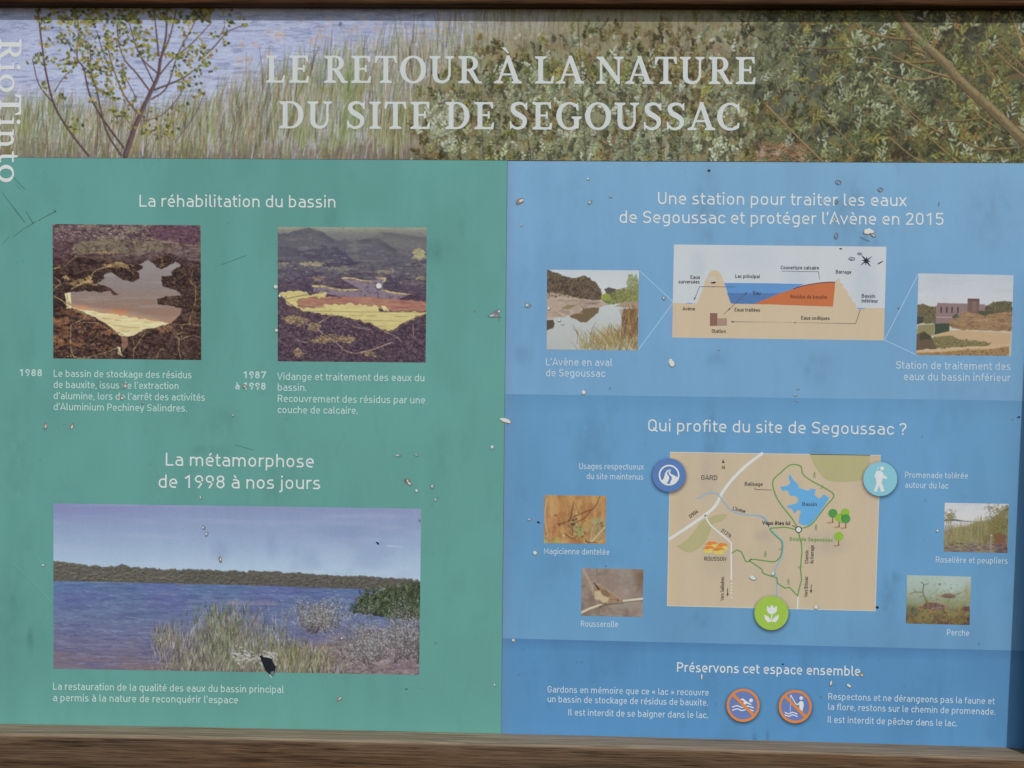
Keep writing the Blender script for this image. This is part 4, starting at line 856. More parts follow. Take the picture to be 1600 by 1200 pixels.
    for p, w in [(((460, 785), (370, 845), (400, 905), (470, 950), (540, 1005), (590, 1050), (680, 1075), (800, 1050), (900, 1015), (980, 985)), 2.2), (((110, 830), (240, 845), (360, 842)), 1.3), (((920, 900), (1000, 930), (1060, 980)), 1.8), (((650, 855), (720, 870), (810, 880)), 1.2), (((1150, 830), (1155, 940)), 1.2), (((540, 860), (620, 820)), 1), (((50, 755), (90, 795)), 1.6), (((180, 960), (240, 985), (290, 985)), 1.2), (((800, 830), (930, 895)), 1.4), (((630, 990), (680, 950)), 1.6), (((310, 520), (360, 470)), 1)]:
        rough_road(c, z(*p), w * .75, jit((178, 152, 126), 10))
    k_ = (1 - ym) * (1 - rm) * sstep(20, 100, c.Y); c.mix(k_ * .4 * sstep(.5, .68, c.n(4, 3, 4, 805, .7)), (46, 34, 46)); c.mix(k_ * .35 * sstep(.54, .7, c.n(5, 2.2, 4, 806, .7)), (146, 122, 124)); c.contrast(1.06, 110); return c.blur(.4).grain(8, 80)

def paint_river():
    c = Canvas(143, 126, 2.0, (196, 202, 206)); z = lambda *p: [(a / 8 - 15, b / 8 - 11) for a, b in p]
    c.vgrad([(0, (192, 200, 206)), (45, (206, 208, 208)), (60, (186, 192, 192)), (126, (176, 178, 176))])
    c.poly(z((100, 90), (230, 130), (300, 165), (440, 190), (540, 175), (600, 165), (650, 210), (730, 250), (800, 330), (800, 470), (100, 450)), (94, 78, 64), 1, 1.2)
    m = c.mask(z((100, 90), (230, 130), (440, 190), (600, 165), (730, 250), (800, 330), (800, 470), (100, 450)), 1.2); c.mix(m * .7 * sstep(.5, .64, c.n(6, 6, 4, 1)), (60, 48, 42)); speckle(c, m, [(112, 94, 74), (70, 58, 46), (128, 110, 86), (50, 42, 40)], 420, 2, 4, 2)
    c.poly(z((830, 320), (900, 305), (980, 320), (1000, 430), (880, 430)), (84, 76, 72), 1, 1); c.poly(z((1100, 330), (1130, 150), (1170, 130), (1200, 180), (1230, 130), (1262, 250), (1262, 480), (1000, 500), (980, 340)), (140, 146, 104), .9, 1.5)
    m = c.mask(z((1000, 330), (1262, 260), (1262, 480), (880, 520), (800, 470), (820, 390), (880, 400))); c.mix(m * .85, (118, 120, 66)); speckle(c, m, [(146, 150, 76), (92, 96, 52), (130, 132, 80), (84, 80, 52)], 260, 2, 4, 2); c.poly(z((790, 470), (800, 400), (850, 370), (900, 400), (920, 470)), (140, 150, 66), .9, 1)
    c.poly(z((120, 370), (300, 380), (540, 450), (760, 465), (880, 530), (760, 560), (540, 575), (560, 620), (330, 680), (180, 700), (110, 720)), (172, 152, 138), 1, .8)
    m = c.mask(z((120, 380), (540, 450), (880, 530), (540, 575), (330, 680), (110, 720))); c.mix(m * .6 * sstep(.5, .65, c.n(14, 4, 4, 2)), (140, 120, 104)); c.mix(m * .5 * sstep(.54, .68, c.n(12, 3, 4, 3)), (196, 178, 160)); c.poly(z((300, 560), (400, 530), (470, 550), (380, 590)), (124, 116, 70), .8, 1); c.poly(z((590, 510), (700, 480), (790, 500), (700, 520)), (120, 96, 92), .6, 1)
    c.poly(z((960, 545), (1100, 480), (1262, 470), (1262, 560)), (166, 142, 122), 1, .6)
    c.poly(z((400, 670), (540, 600), (560, 570), (770, 560), (760, 620), (690, 690), (610, 745), (540, 755), (470, 700)), (104, 84, 56), .95, 1.5); c.poly(z((110, 730), (200, 720), (210, 790), (190, 830), (110, 850)), (80, 60, 48), .95, 1)
    c.poly(z((1070, 580), (1262, 560), (1262, 900), (1100, 880), (1040, 780)), (132, 104, 70), 1, 1.5)
    for x0, x1, y0, y1, cs, n in ((1000, 1262, 300, 500, [(130, 136, 80), (104, 108, 62), (150, 152, 96)], 220), (1090, 1262, 130, 330, [(138, 146, 108), (112, 120, 84), (160, 166, 132)], 200), (130, 760, 160, 440, [(104, 86, 68), (74, 60, 48), (122, 104, 78), (58, 46, 42)], 420), (120, 560, 560, 640, [(190, 172, 154), (150, 130, 112)], 70)):
        for _ in range(n):
            q = z((U(x0, x1), U(y0, y1)))[0]
            if c.a[min(c.H - 1, max(0, int(q[1] * c.s))), min(c.W - 1, max(0, int(q[0] * c.s)))].sum() < 470: c.leaf(*q, U(1.5, 4), U(1, 2.2), U(0, 3), jit(pick(cs), 10), U(.5, .9))
    for _ in range(700):
        x, y = z((U(500, 1262), U(900, 1110)))[0]
        if y < 126 - (x - 52) * .42 and U(0, 1) < .85: continue
        ln = U(8, 26); ln2 = U(-.9, .45) * ln; c.stroke([(x, y), (x + ln2 * .4, y - ln * .6), (x + ln2, y - ln)], 1.1, .5, jit(pick([(172, 150, 106), (150, 124, 78), (124, 112, 64), (110, 84, 56), (194, 176, 138), (130, 128, 70)]), 10), U(.5, .9))
    for _ in range(240):
        x, y = z((U(1060, 1262), U(600, 950)))[0]; ln = U(5, 14); c.stroke([(x, y), (x + U(-.5, .3) * ln, y - ln)], 1, .5, jit(pick([(150, 112, 70), (110, 80, 52), (172, 136, 90), (70, 54, 42)]), 10), U(.5, .9))
    return c.blur(.45).grain(5, 81)

def paint_station():
    c = Canvas(148, 128, 2.0); z = lambda *p: [(a / 8 - 15, b / 8 - 12) for a, b in p]
    c.vgrad([(0, (186, 194, 204)), (50, (200, 202, 206)), (128, (190, 180, 160))]); c.mix(.3 * sstep(.5, .7, c.n(50, 12, 3, 1)), (176, 182, 194))
    tr = z((100, 490), (190, 475), (260, 510), (360, 500), (360, 720), (100, 730)); c.poly(tr, (96, 88, 62), 1, 1); speckle(c, c.mask(tr), [(124, 112, 76), (66, 62, 48), (110, 92, 66)], 150, 2, 4, 2); c.poly(z((100, 640), (200, 650), (190, 720), (100, 730)), (52, 52, 58), .8, 1)
    c.poly(z((960, 500), (1060, 440), (1180, 430), (1300, 430), (1300, 560), (880, 610), (880, 560)), (88, 84, 60), 1, 1.2); speckle(c, c.mask(z((960, 500), (1060, 440), (1300, 430), (1300, 560), (880, 600))), [(116, 108, 74), (56, 54, 44), (102, 90, 64)], 170, 2, 4, 2)
    c.poly(z((362, 462), (740, 465), (740, 400), (760, 410), (800, 400), (888, 402), (890, 470), (960, 470), (960, 600), (740, 640), (560, 720), (350, 720)), (134, 112, 110))
    c.poly(z((740, 400), (888, 402), (884, 600), (740, 590)), (108, 84, 78)); c.poly(z((800, 430), (850, 430), (850, 560), (800, 560)), (122, 98, 92), .8); c.poly(z((740, 400), (888, 402), (888, 428), (740, 430)), (88, 62, 62), .9)
    for x in (415, 485, 550, 622): c.poly(z((x - 10, 510), (x + 10, 510), (x + 8, 585), (x - 10, 585)), (66, 46, 60))
    c.stroke(z((355, 640), (560, 642)), 1.2, 1.2, (190, 176, 172), .8)
    hl = z((640, 640), (700, 570), (880, 590), (1060, 590), (1300, 540), (1300, 810), (780, 800), (560, 780), (500, 700)); c.poly(hl, (148, 116, 84), 1, 1.2); hm = c.mask(hl, 1.2)
    c.mix(hm * .6 * sstep(.5, .64, c.n(12, 4, 4, 2)), (112, 84, 66)); c.mix(hm * .5 * sstep(.55, .68, c.n(12, 4, 4, 3)), (176, 144, 106)); speckle(c, hm, [(120, 90, 68), (92, 72, 56), (160, 132, 92)], 160, 2, 5, 1.6, (-.4, .4))
    c.poly(z((880, 560), (1040, 550), (1080, 580), (1000, 605), (890, 605)), (70, 70, 50), .95, 1); c.poly(z((1090, 545), (1130, 530), (1160, 570), (1100, 580)), (84, 78, 52), .9, .8); c.poly(z((560, 620), (610, 580), (640, 640), (560, 660)), (72, 72, 50), .9, .8)
    c.poly(z((530, 805), (800, 800), (1300, 810), (1290, 970), (1000, 1000), (330, 1000), (330, 860)), (190, 160, 124), 1, .6); c.stroke(z((790, 802), (1290, 820)), 2, 2, (200, 190, 180), .7)
    c.poly(z((130, 745), (340, 725), (330, 870), (120, 870)), (134, 126, 88), 1, .4); c.poly(z((340, 720), (525, 715), (525, 815), (340, 860)), (52, 66, 52), 1, .4); c.stroke(z((130, 742), (340, 728)), 1, 1, (190, 186, 160), .7)
    bs = z((320, 890), (560, 870), (660, 920), (800, 920), (1050, 960), (1000, 990), (600, 1020), (300, 1040)); c.poly(bs, (118, 108, 70), 1, 1.4); speckle(c, c.mask(bs), [(134, 126, 80), (86, 80, 56), (104, 92, 62), (150, 138, 92)], 200, 2, 4, 2)
    c.poly(z((100, 870), (200, 820), (300, 870), (330, 960), (380, 1040), (100, 1060)), (92, 76, 58), 1, 1.2); c.poly(z((150, 860), (220, 830), (295, 870), (270, 930), (160, 930)), (58, 58, 44), .9, 1.4)
    c.poly(z((95, 1060), (400, 1040), (900, 1000), (1290, 970), (1280, 1010), (700, 1060), (95, 1100)), (196, 166, 130), 1, .6); c.poly(z((95, 1095), (500, 1075), (760, 1040), (1000, 1040), (1280, 1000), (1280, 1140), (95, 1120)), (150, 118, 78), 1, .8); speckle(c, c.mask(z((300, 1080), (1280, 1010), (1280, 1130), (300, 1115))), [(120, 92, 62), (172, 142, 96), (104, 80, 58)], 140, 2, 5, 1.6, (-.4, .4))
    return c.blur(.45).grain(5, 82)

def paint_cricket():
    c = Canvas(96, 75.5, 2.4, (170, 124, 76)); z = lambda *p: [(a / 10.9 - 10.5, b / 10.9 - 13.5) for a, b in p]
    c.mix(.7 * sstep(.42, .66, c.n(14, 26, 3, 1)), (188, 148, 92)); c.mix(.6 * sstep(.5, .7, c.n(12, 18, 3, 2)), (150, 96, 58)); c.mix(.4 * sstep(.5, .7, c.n(5, 26, 3, 3)), (200, 164, 116))
    c.blob(86, 52, 26, 24, (150, 138, 98), .7, .9); c.blob(82, 40, 12, 8, (150, 158, 116), .7, .8); c.blob(54, 58, 12, 9, (150, 162, 104), .7, .8); c.blob(20, 72, 8, 8, (158, 162, 80), .9, .5); c.blob(2, 72, 6, 10, (168, 172, 90), .8, .6)
    for _ in range(120): c.leaf(rng.normal(53, 6), rng.normal(51, 5), U(1.4, 3), U(1, 1.6), U(0, 3), jit(pick([(172, 182, 126), (96, 96, 60), (140, 150, 92)]), 12), .85)
    for _ in range(260): x, y = U(0, 96), U(40, 76); c.stroke([(x, y), (x + U(-6, 6), y + U(-6, 6))], U(.6, 1.4), .4, jit(pick([(110, 76, 48), (196, 166, 120), (150, 110, 70), (130, 130, 80), (84, 60, 44)]), 12), U(.35, .75))
    for p, w0, w1, col in [(((555, 545), (580, 400), (605, 245)), 1.4, .8, (74, 50, 36)), (((700, 465), (660, 360), (630, 270)), 1.4, .8, (130, 92, 54)), (((690, 450), (770, 250)), 1, .7, (134, 96, 58)), (((600, 510), (700, 470), (830, 410), (920, 380), (1000, 280), (1050, 150)), 1.6, 1.2, (96, 68, 44)), (((660, 600), (780, 540), (830, 490), (900, 400)), 1.8, 1.2, (110, 76, 46)), (((900, 960), (1140, 680)), 2.6, 1.6, (196, 184, 156)), (((905, 930), (930, 700), (1000, 600)), 1.6, 1, (176, 170, 134)), (((300, 880), (310, 790), (440, 640)), 1.2, .8, (184, 144, 96)), (((330, 640), (420, 620), (520, 590)), 1.6, 1, (104, 70, 44)), (((470, 800), (540, 860), (620, 880), (680, 820)), 1.3, 1, (88, 58, 44)), (((520, 660), (590, 720), (600, 830)), 1.6, 1, (100, 64, 46)), (((150, 200), (120, 500), (170, 850)), 2, 2, (196, 160, 112)), (((210, 500), (230, 800)), 2, 1, (190, 120, 78)), (((780, 760), (840, 820)), 1.2, .8, (70, 56, 44)), (((820, 920), (880, 950), (980, 940)), 2, 1, (76, 66, 46)), (((1080, 600), (1110, 670)), 1.8, 1, (84, 74, 56))]:
        c.stroke(smooth_line(z(*p), 4), w0, w1, col, .9)
    for x, y, r, col in [(530, 570, 2.2, (50, 36, 32)), (600, 560, 4.2, (120, 102, 70)), (600, 572, 2.4, (64, 52, 42)), (655, 545, 2.2, (62, 44, 38)), (600, 640, 4.4, (74, 58, 54)), (590, 600, 2, (176, 160, 120)), (370, 650, 1.8, (66, 46, 38)), (450, 630, 1.4, (80, 54, 40)), (300, 490, 3, (140, 88, 52)), (760, 840, 1.6, (60, 48, 40)), (445, 835, 2, (206, 196, 168))]:
        c.blob(*z((x, y))[0], r, r * .8, col, .9, .5)
    return c.blur(.55).grain(10, 90)

def paint_bird():
    c = Canvas(96.5, 75, 2.4, (138, 122, 112)); z = lambda *p: [(a / 11.43 - 8.5, b / 11.43 - 8) for a, b in p]
    c.mix(.7 * sstep(.42, .66, c.n(24, 20, 3, 1)), (148, 138, 128)); c.mix(.6 * sstep(.5, .7, c.n(18, 16, 3, 2)), (116, 96, 86)); c.mix(.5 * sstep(.52, .7, c.n(20, 14, 3, 3)), (158, 138, 124)); c.blob(94, 14, 16, 22, (112, 84, 62), .7, .9); c.blob(70, 36, 8, 14, (164, 152, 150), .5, .9)
    c.stroke(z((120, 110), (200, 260), (290, 430), (310, 560)), 5, 3, (168, 148, 134), .7); c.stroke(z((360, 100), (380, 280), (410, 360)), 1.5, 1.2, (110, 90, 84), .7)
    c.stroke(z((90, 900), (260, 810), (450, 745)), 4.4, 3.2, (206, 194, 168), 1); c.stroke(z((100, 915), (270, 830), (450, 765)), 1.2, 1.2, (128, 108, 92), .8); c.stroke(z((840, 665), (1000, 645), (1200, 620)), 3, 3.2, (208, 198, 176), 1); c.stroke(z((850, 690), (1010, 668), (1195, 645)), 1.2, 1, (110, 84, 72), .8); c.stroke(z((440, 770), (600, 730), (840, 705)), 2.4, 2, (96, 78, 70), .7)
    c.poly(z((320, 450), (345, 385), (380, 365), (470, 410), (600, 490), (740, 570), (820, 630), (850, 700), (760, 695), (560, 720), (500, 740), (400, 680), (330, 620), (325, 520)), (150, 124, 98), 1, .4)
    c.poly(z((330, 500), (410, 470), (470, 560), (600, 620), (560, 700), (480, 700), (390, 650), (330, 620)), (188, 168, 138), 1, .6); c.poly(z((440, 470), (520, 470), (620, 560), (560, 610), (480, 570)), (124, 98, 76), .8, .8); c.poly(z((340, 460), (400, 450), (420, 490), (350, 500)), (140, 100, 60), .8, .5)
    c.stroke(z((315, 350), (405, 460)), 1.2, 2.6, (52, 40, 36), 1); c.stroke(z((390, 370), (600, 500), (830, 650)), 1, .8, (186, 164, 136), .7); c.blob(*z((385, 372))[0], 1.2, 1, (220, 214, 206), .9)
    c.stroke(z((340, 630), (400, 730)), 1.2, 1, (180, 158, 140), .9); c.stroke(z((410, 650), (480, 740)), 1, 1, (120, 96, 84), .8); c.blob(*z((440, 775))[0], 3, 2.2, (92, 76, 66), .9); c.blob(*z((755, 655))[0], 2, 1.3, (48, 36, 34), .9); c.blob(*z((530, 720))[0], 2, 1.2, (60, 46, 42), .8); c.stroke(z((600, 640), (740, 640)), 1, .6, (110, 84, 70), .7)
    return c.blur(.55).grain(10, 90)

def paint_reedbed():
    c = Canvas(100, 77, 2.4); z = lambda *p: [(a / 11.43 - 11, b / 11.43 - 5.5) for a, b in p]
    c.vgrad([(0, (200, 202, 206)), (26, (208, 206, 206)), (40, (186, 186, 198)), (60, (150, 140, 128)), (77, (118, 100, 120))]); c.mix(.3 * sstep(.5, .7, c.n(40, 6, 3, 1)) * (c.Y < 27), (176, 186, 198))
    c.poly(z((110, 360), (300, 355), (500, 380), (720, 385), (720, 395), (110, 385)), (82, 84, 84), .95, .4)
    rb = z((110, 560), (260, 520), (560, 460), (700, 390), (980, 350), (1270, 300), (1260, 980), (100, 960)); c.poly(rb, (136, 126, 86), .95, 1.2)
    for _ in range(1300):
        x = U(0, 100); e = np.interp(x, [0, 14, 40, 55, 76, 100], [44, 40, 35, 28, 25, 21]); y = U(e + 6, 72); ln = U(6, 18); c.stroke([(x, y), (x + U(-2, 2), y - ln)], 1.0, .5, jit(pick([(150, 142, 96), (124, 124, 72), (168, 150, 118), (104, 96, 66), (140, 120, 100), (112, 120, 62)]), 12), U(.4, .8))
    m = c.mask(z((900, 420), (980, 300), (1100, 230), (1270, 90), (1260, 960), (1000, 900), (900, 700))); c.mix(m * .55, (110, 104, 58)); speckle(c, m, [(126, 124, 60), (84, 82, 50), (142, 134, 76), (104, 78, 52)], 420, 1.6, 3.6, 1.6)
    c.poly(z((1000, 600), (1100, 570), (1250, 650), (1250, 960), (1000, 860)), (116, 74, 54), .75, 2); c.poly(z((1000, 800), (1250, 850), (1250, 970), (1100, 960)), (58, 48, 52), .7, 2); c.poly(z((820, 660), (900, 650), (880, 830), (810, 800)), (94, 84, 50), .5, 2)
    for _ in range(300):
        x, y = U(0, 100), U(62, 77); c.stroke([(x, y), (x + U(3, 10), y + U(-.8, 1.5))], 1.1, .5, jit(pick([(158, 140, 164), (90, 70, 92), (124, 104, 128), (128, 118, 70), (70, 54, 62)]), 12), U(.4, .85))
    for p, n, cs in [((230, 290), 90, [(120, 116, 80), (90, 84, 64), (150, 140, 90)]), ((180, 350), 50, [(140, 120, 64), (104, 92, 60)]), ((940, 140), 60, [(110, 108, 104), (128, 124, 112)]), ((1060, 200), 70, [(112, 108, 92), (134, 128, 96)]), ((930, 310), 30, [(120, 116, 112)]), ((1220, 160), 80, [(116, 112, 62), (96, 90, 56)]), ((1150, 260), 70, [(120, 116, 64)])]:
        for _ in range(n): q = z((rng.normal(p[0], 48), rng.normal(p[1], 42)))[0]; c.leaf(*q, U(1.6, 3.4), U(.9, 1.7), U(0, 3), jit(pick(cs), 12), U(.5, .9))
    for p in (((200, 570), (230, 440), (250, 200)), ((180, 520), (200, 420), (150, 320)), ((230, 440), (330, 190))): c.stroke(z(*p), 1, .6, (100, 90, 78), .8)
    c.stroke(z((970, 960), (965, 800), (975, 620)), 3.4, 2.6, (150, 132, 142), .8); c.blob(*z((970, 630))[0], 2, 1.4, (198, 192, 192), .9); c.blob(*z((320, 800))[0], 4, 4, (136, 130, 62), .7, .8); c.blob(*z((420, 890))[0], 2, 3, (150, 140, 64), .7, .8)
    return c.blur(.55).grain(10, 90)

def paint_perch():
    c = Canvas(100, 75.5, 2.4); z = lambda *p: [(a / 10.9 - 11.5, b / 10.9 - 9) for a, b in p]
    c.vgrad([(0, (168, 186, 178)), (25, (158, 174, 164)), (45, (130, 138, 110)), (58, (116, 106, 68)), (75, (84, 66, 54))]); c.blob(68, 14, 30, 18, (170, 188, 184), .7, .9); c.mix(.45 * sstep(.5, .68, c.n(12, 10, 3, 1)) * sstep(14, 40, c.Y), (142, 138, 80)); c.mix(.5 * sstep(.5, .66, c.n(10, 8, 3, 2)) * sstep(36, 54, c.Y), (96, 78, 52)); c.blob(12, 56, 14, 12, (64, 82, 76), .8, .8); c.blob(95, 26, 9, 26, (156, 140, 96), .6, .9)
    for _ in range(420):
        x, y = U(0, 100), U(48, 76); c.leaf(x, y, U(2, 5), U(1.2, 2.6), U(0, 3), jit(pick([(130, 112, 62), (92, 72, 50), (150, 128, 74), (66, 50, 48), (122, 118, 60), (140, 96, 60)]), 12), U(.4, .8))
    for _ in range(260): x, y = rng.normal(66, 20), rng.normal(34, 12); c.leaf(x, y, U(1.5, 4), U(1, 2), U(0, 3), jit(pick([(150, 148, 88), (124, 124, 74), (164, 164, 110), (104, 104, 72)]), 10), U(.3, .65))
    for p, w in [(((480, 550), (440, 480), (400, 380), (410, 250), (360, 210)), 1.8), (((400, 380), (260, 385), (170, 420)), 1.2), (((410, 260), (490, 230)), 1.2), (((390, 450), (340, 470)), 1.2), (((250, 340), (300, 400)), 1), (((960, 410), (1080, 360)), 1.2)]: c.stroke(smooth_line(z(*p), 4), w, w * .6, (86, 84, 64), .8)
    c.blob(*z((685, 240))[0], 2, 2.4, (92, 94, 84), .9)
    for pts, col in [(z((270, 625), (400, 600), (480, 560), (590, 545), (680, 570), (790, 600), (800, 640), (720, 670), (600, 675), (440, 655)), (116, 88, 74)), (z((600, 430), (700, 430), (790, 390), (870, 385), (960, 420), (965, 460), (880, 478), (800, 475), (700, 445)), (116, 96, 84)), (z((1090, 610), (1205, 600), (1205, 690), (1100, 680)), (96, 66, 64))]:
        c.poly(pts, col, 1, .4)
    for x in (450, 540, 620): c.stroke(z((x, 560), (x + 8, 660)), 2, 1.4, (78, 54, 58), .7)
    c.stroke(z((560, 655), (660, 640), (740, 620)), 2.4, 1.6, (128, 122, 132), .8); c.stroke(z((500, 548), (640, 552), (760, 590)), 1.3, 1, (170, 116, 84), .8); c.blob(*z((740, 605))[0], 1.6, 1.4, (46, 34, 40), .9); c.blob(*z((790, 625))[0], 3, 2.4, (164, 112, 96), .8); c.stroke(z((520, 690), (580, 720), (620, 690)), 3.4, 2, (160, 104, 68), .7); c.stroke(z((330, 655), (370, 685)), 2.6, 1.6, (176, 112, 66), .8); c.stroke(z((290, 628), (400, 612)), 1.6, 2, (176, 132, 78), .7)
    c.stroke(z((640, 430), (720, 432)), 2, 1.6, (176, 140, 86), .8); c.blob(*z((575, 435))[0], 2, 1.8, (190, 190, 140), .8); c.stroke(z((780, 450), (900, 445)), 2, 1.4, (96, 66, 68), .7); c.stroke(z((790, 392), (920, 400)), 1.2, 1, (160, 128, 104), .8); c.stroke(z((640, 490), (700, 500)), 2, 1, (146, 104, 66), .7)
    return c.blur(.55).grain(10, 90)

# ------------------------------------------------------------------ the sign: frame and board
sign = bpy.data.objects.new('information_sign', None); COL.objects.link(sign)
sign['label'] = 'weathered information sign with printed green and blue panels in a dark brown wooden frame'
sign['category'] = 'sign'

WOOD_LOW = wood('weathered_wood', (42, 31, 23), (88, 70, 54), (112, 91, 71), (146, 129, 108))
WOOD_TOP = wood('stained_wood', (40, 26, 15), (66, 44, 27), (92, 64, 42), (120, 98, 76))
def uvb(x, y):
    w = P(x, y); return np.array([w[0], w[2] - EYE_H])           # board right, up
def beam(name, a, b, ext, section, mat, label=None, bow=0.0):
    """section points (out, across) swept from pixel a to pixel b, drawn out by ext metres at both ends"""
    p, q = uvb(*a), uvb(*b); d = (q - p) / np.hypot(*(q - p)); n = np.array([-d[1], d[0]])
    L = np.hypot(*(q - p)); ts = np.linspace(-ext, L + ext, 60); k = len(section); v = []
    g = np.random.default_rng(len(name))
    for i, t in enumerate(ts):
        wob = 0.0002 * math.sin(t * 9 + len(name)) + 0.00015 * math.sin(t * 23)
        for o, s in section:
            c = p + d * t + n * (s + bow * 4 * (t / L) * (1 - t / L)); v.append(B2W([c[0], c[1], o + (wob if o > 0 else 0)]))
    f = []
    for i in range(len(ts) - 1):
        for j in range(k): f.append((i * k + j, i * k + (j + 1) % k, (i + 1) * k + (j + 1) % k, (i + 1) * k + j))
    f.append(tuple(range(k))); f.append(tuple(range((len(ts) - 1) * k, len(ts) * k))[::-1])
    o = mesh_obj(name, v, f, mat, sign, label)
    e = o.modifiers.new('soft_edges', 'WEIGHTED_NORMAL'); e.keep_sharp = True
    o.data.polygons.foreach_set('use_smooth', [True] * len(f))
    return o
def quarter(o, s, r, so, ss, n=7):                               # rounded arris ending at (o, s)
    return [(o - r + r * math.sin(a) if so > 0 else o, s + ss * (r - r * math.cos(a))) for a in np.linspace(0, math.pi / 2, n)]
low = [(-.03, .001), (0, 0), (.012, -.0002), (.024, -.0005)] + quarter(.036, -.0009, .006, 1, -1) + [(.036, -.10), (-.03, -.10)]
top = [(-.03, .0)] + quarter(.0205, .0, .0045, 1, 1) + [(.0205, .10), (-.03, .10)]
beam('bottom_rail', (0, 1131), (1572, 1168), .14, low, WOOD_LOW, 'greyed wooden rail below the panels, silvered along its top edge', .0024)
beam('top_rail', (0, 12), (1600, 16.5), .14, top, WOOD_TOP, 'dark brown wooden rail above the header picture')
POST_W = .10
def post(a, b, side):
    s = [(-.028, 0)] + [(.037 - .004 + .004 * math.sin(t), side * (.004 - .004 * math.cos(t))) for t in np.linspace(0, math.pi / 2, 5)] + [(.037, side * POST_W), (-.028, side * POST_W)]
    return beam('side_post', a, b, .12, s, WOOD_LOW)
post((1599.5, 1168), (1626, 590), -1)
post((-62, 1131), (-64, 400), 1)

bw = [uvb(-120, -40), uvb(1720, -40), uvb(1720, 1230), uvb(-120, 1230)]
bv = [B2W([u, w, -.0008]) for u, w in bw] + [B2W([u, w, -.009]) for u, w in bw]
mesh_obj('backing_board', bv, [(0, 3, 2, 1), (4, 5, 6, 7), (0, 1, 5, 4), (1, 2, 6, 5), (2, 3, 7, 6), (3, 0, 4, 7)], flat_ink('board_edge', (90, 92, 94)), sign)

# ------------------------------------------------------------------ printed colour fields
def field(name, quad, stops, marks, side, seed, label):
    q = np.array(quad, float); w = q[1, 0] - q[0, 0]; h = q[3, 1] - q[0, 1]
    c = Canvas(w, h, 0.6); c.soften = True
    c.vgrad([(t * h, col) for t, col in stops])
    x0, y0 = q[0]
    mean = np.array(stops[0][1], float)
    c.mix(.18 * sstep(.48, .78, c.n(90, 200, 3, seed)), mean * .82); c.mix(.18 * sstep(.5, .8, c.n(130, 130, 3, seed + 1)), mean * 1.12); c.mix(.10 * sstep(.62, .78, c.n(20, 50, 4, seed + 2)), mean * .80)
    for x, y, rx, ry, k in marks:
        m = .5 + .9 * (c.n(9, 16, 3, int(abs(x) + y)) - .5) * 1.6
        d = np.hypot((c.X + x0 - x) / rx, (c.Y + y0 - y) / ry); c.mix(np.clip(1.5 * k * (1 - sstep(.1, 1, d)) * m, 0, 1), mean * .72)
    if side: c.mix(.42 * np.exp(-np.clip(c.X, 0, None) / 9.0), side)
    for _ in range(int(w * h / 9000)):
        x, y = U(0, w), U(0, h); c.blob(x, y, U(.9, 1.6), U(.9, 2.2), mean * U(.55, .85), U(.2, .6), .6)
    return c.build(name, quad, sign, .0001, label), c
green, _ = field('colour_panel', [(-70, 245.9), (792.5, 250.9), (782.4, 1182), (-70, 1162)], [(0, (94, 149, 143)), (.5, (94, 149, 142)), (1, (93, 147, 140))],
    [(665, 385, 60, 26, .30), (520, 340, 22, 36, .22), (725, 335, 20, 50, .16), (175, 600, 60, 26, .22), (25, 720, 36, 130, .16), (20, 960, 34, 120, .18), (48, 1000, 9, 32, .5), (430, 760, 34, 60, .14), (455, 700, 20, 120, .12), (350, 655, 60, 40, .14), (690, 700, 30, 110, .10), (100, 780, 60, 60, .10), (330, 700, 50, 16, .2)], None, 100, 'green left panel')
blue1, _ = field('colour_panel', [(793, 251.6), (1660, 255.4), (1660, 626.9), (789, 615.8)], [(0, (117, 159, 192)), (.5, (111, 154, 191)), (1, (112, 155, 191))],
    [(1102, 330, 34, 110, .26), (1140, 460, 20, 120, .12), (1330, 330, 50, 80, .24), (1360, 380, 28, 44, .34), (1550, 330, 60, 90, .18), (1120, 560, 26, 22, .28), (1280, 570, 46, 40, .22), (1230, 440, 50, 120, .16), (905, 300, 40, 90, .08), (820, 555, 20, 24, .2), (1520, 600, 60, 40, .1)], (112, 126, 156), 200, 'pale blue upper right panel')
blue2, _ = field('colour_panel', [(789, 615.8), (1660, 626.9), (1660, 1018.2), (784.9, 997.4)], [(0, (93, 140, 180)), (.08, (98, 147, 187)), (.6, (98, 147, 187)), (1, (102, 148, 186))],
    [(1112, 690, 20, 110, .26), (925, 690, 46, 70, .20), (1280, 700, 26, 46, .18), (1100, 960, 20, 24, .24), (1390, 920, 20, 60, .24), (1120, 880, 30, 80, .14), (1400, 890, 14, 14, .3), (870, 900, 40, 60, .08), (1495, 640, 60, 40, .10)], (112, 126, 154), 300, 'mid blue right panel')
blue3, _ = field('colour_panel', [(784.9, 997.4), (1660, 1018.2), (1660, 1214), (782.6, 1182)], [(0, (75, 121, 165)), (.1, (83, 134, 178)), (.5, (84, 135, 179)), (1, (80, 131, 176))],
    [(1110, 1060, 24, 80, .12), (1260, 1020, 16, 26, .22), (1180, 1140, 6, 30, .4), (1200, 1140, 4, 24, .3), (1450, 1060, 60, 60, .10)], (104, 122, 150), 400, 'deeper blue bottom right panel')

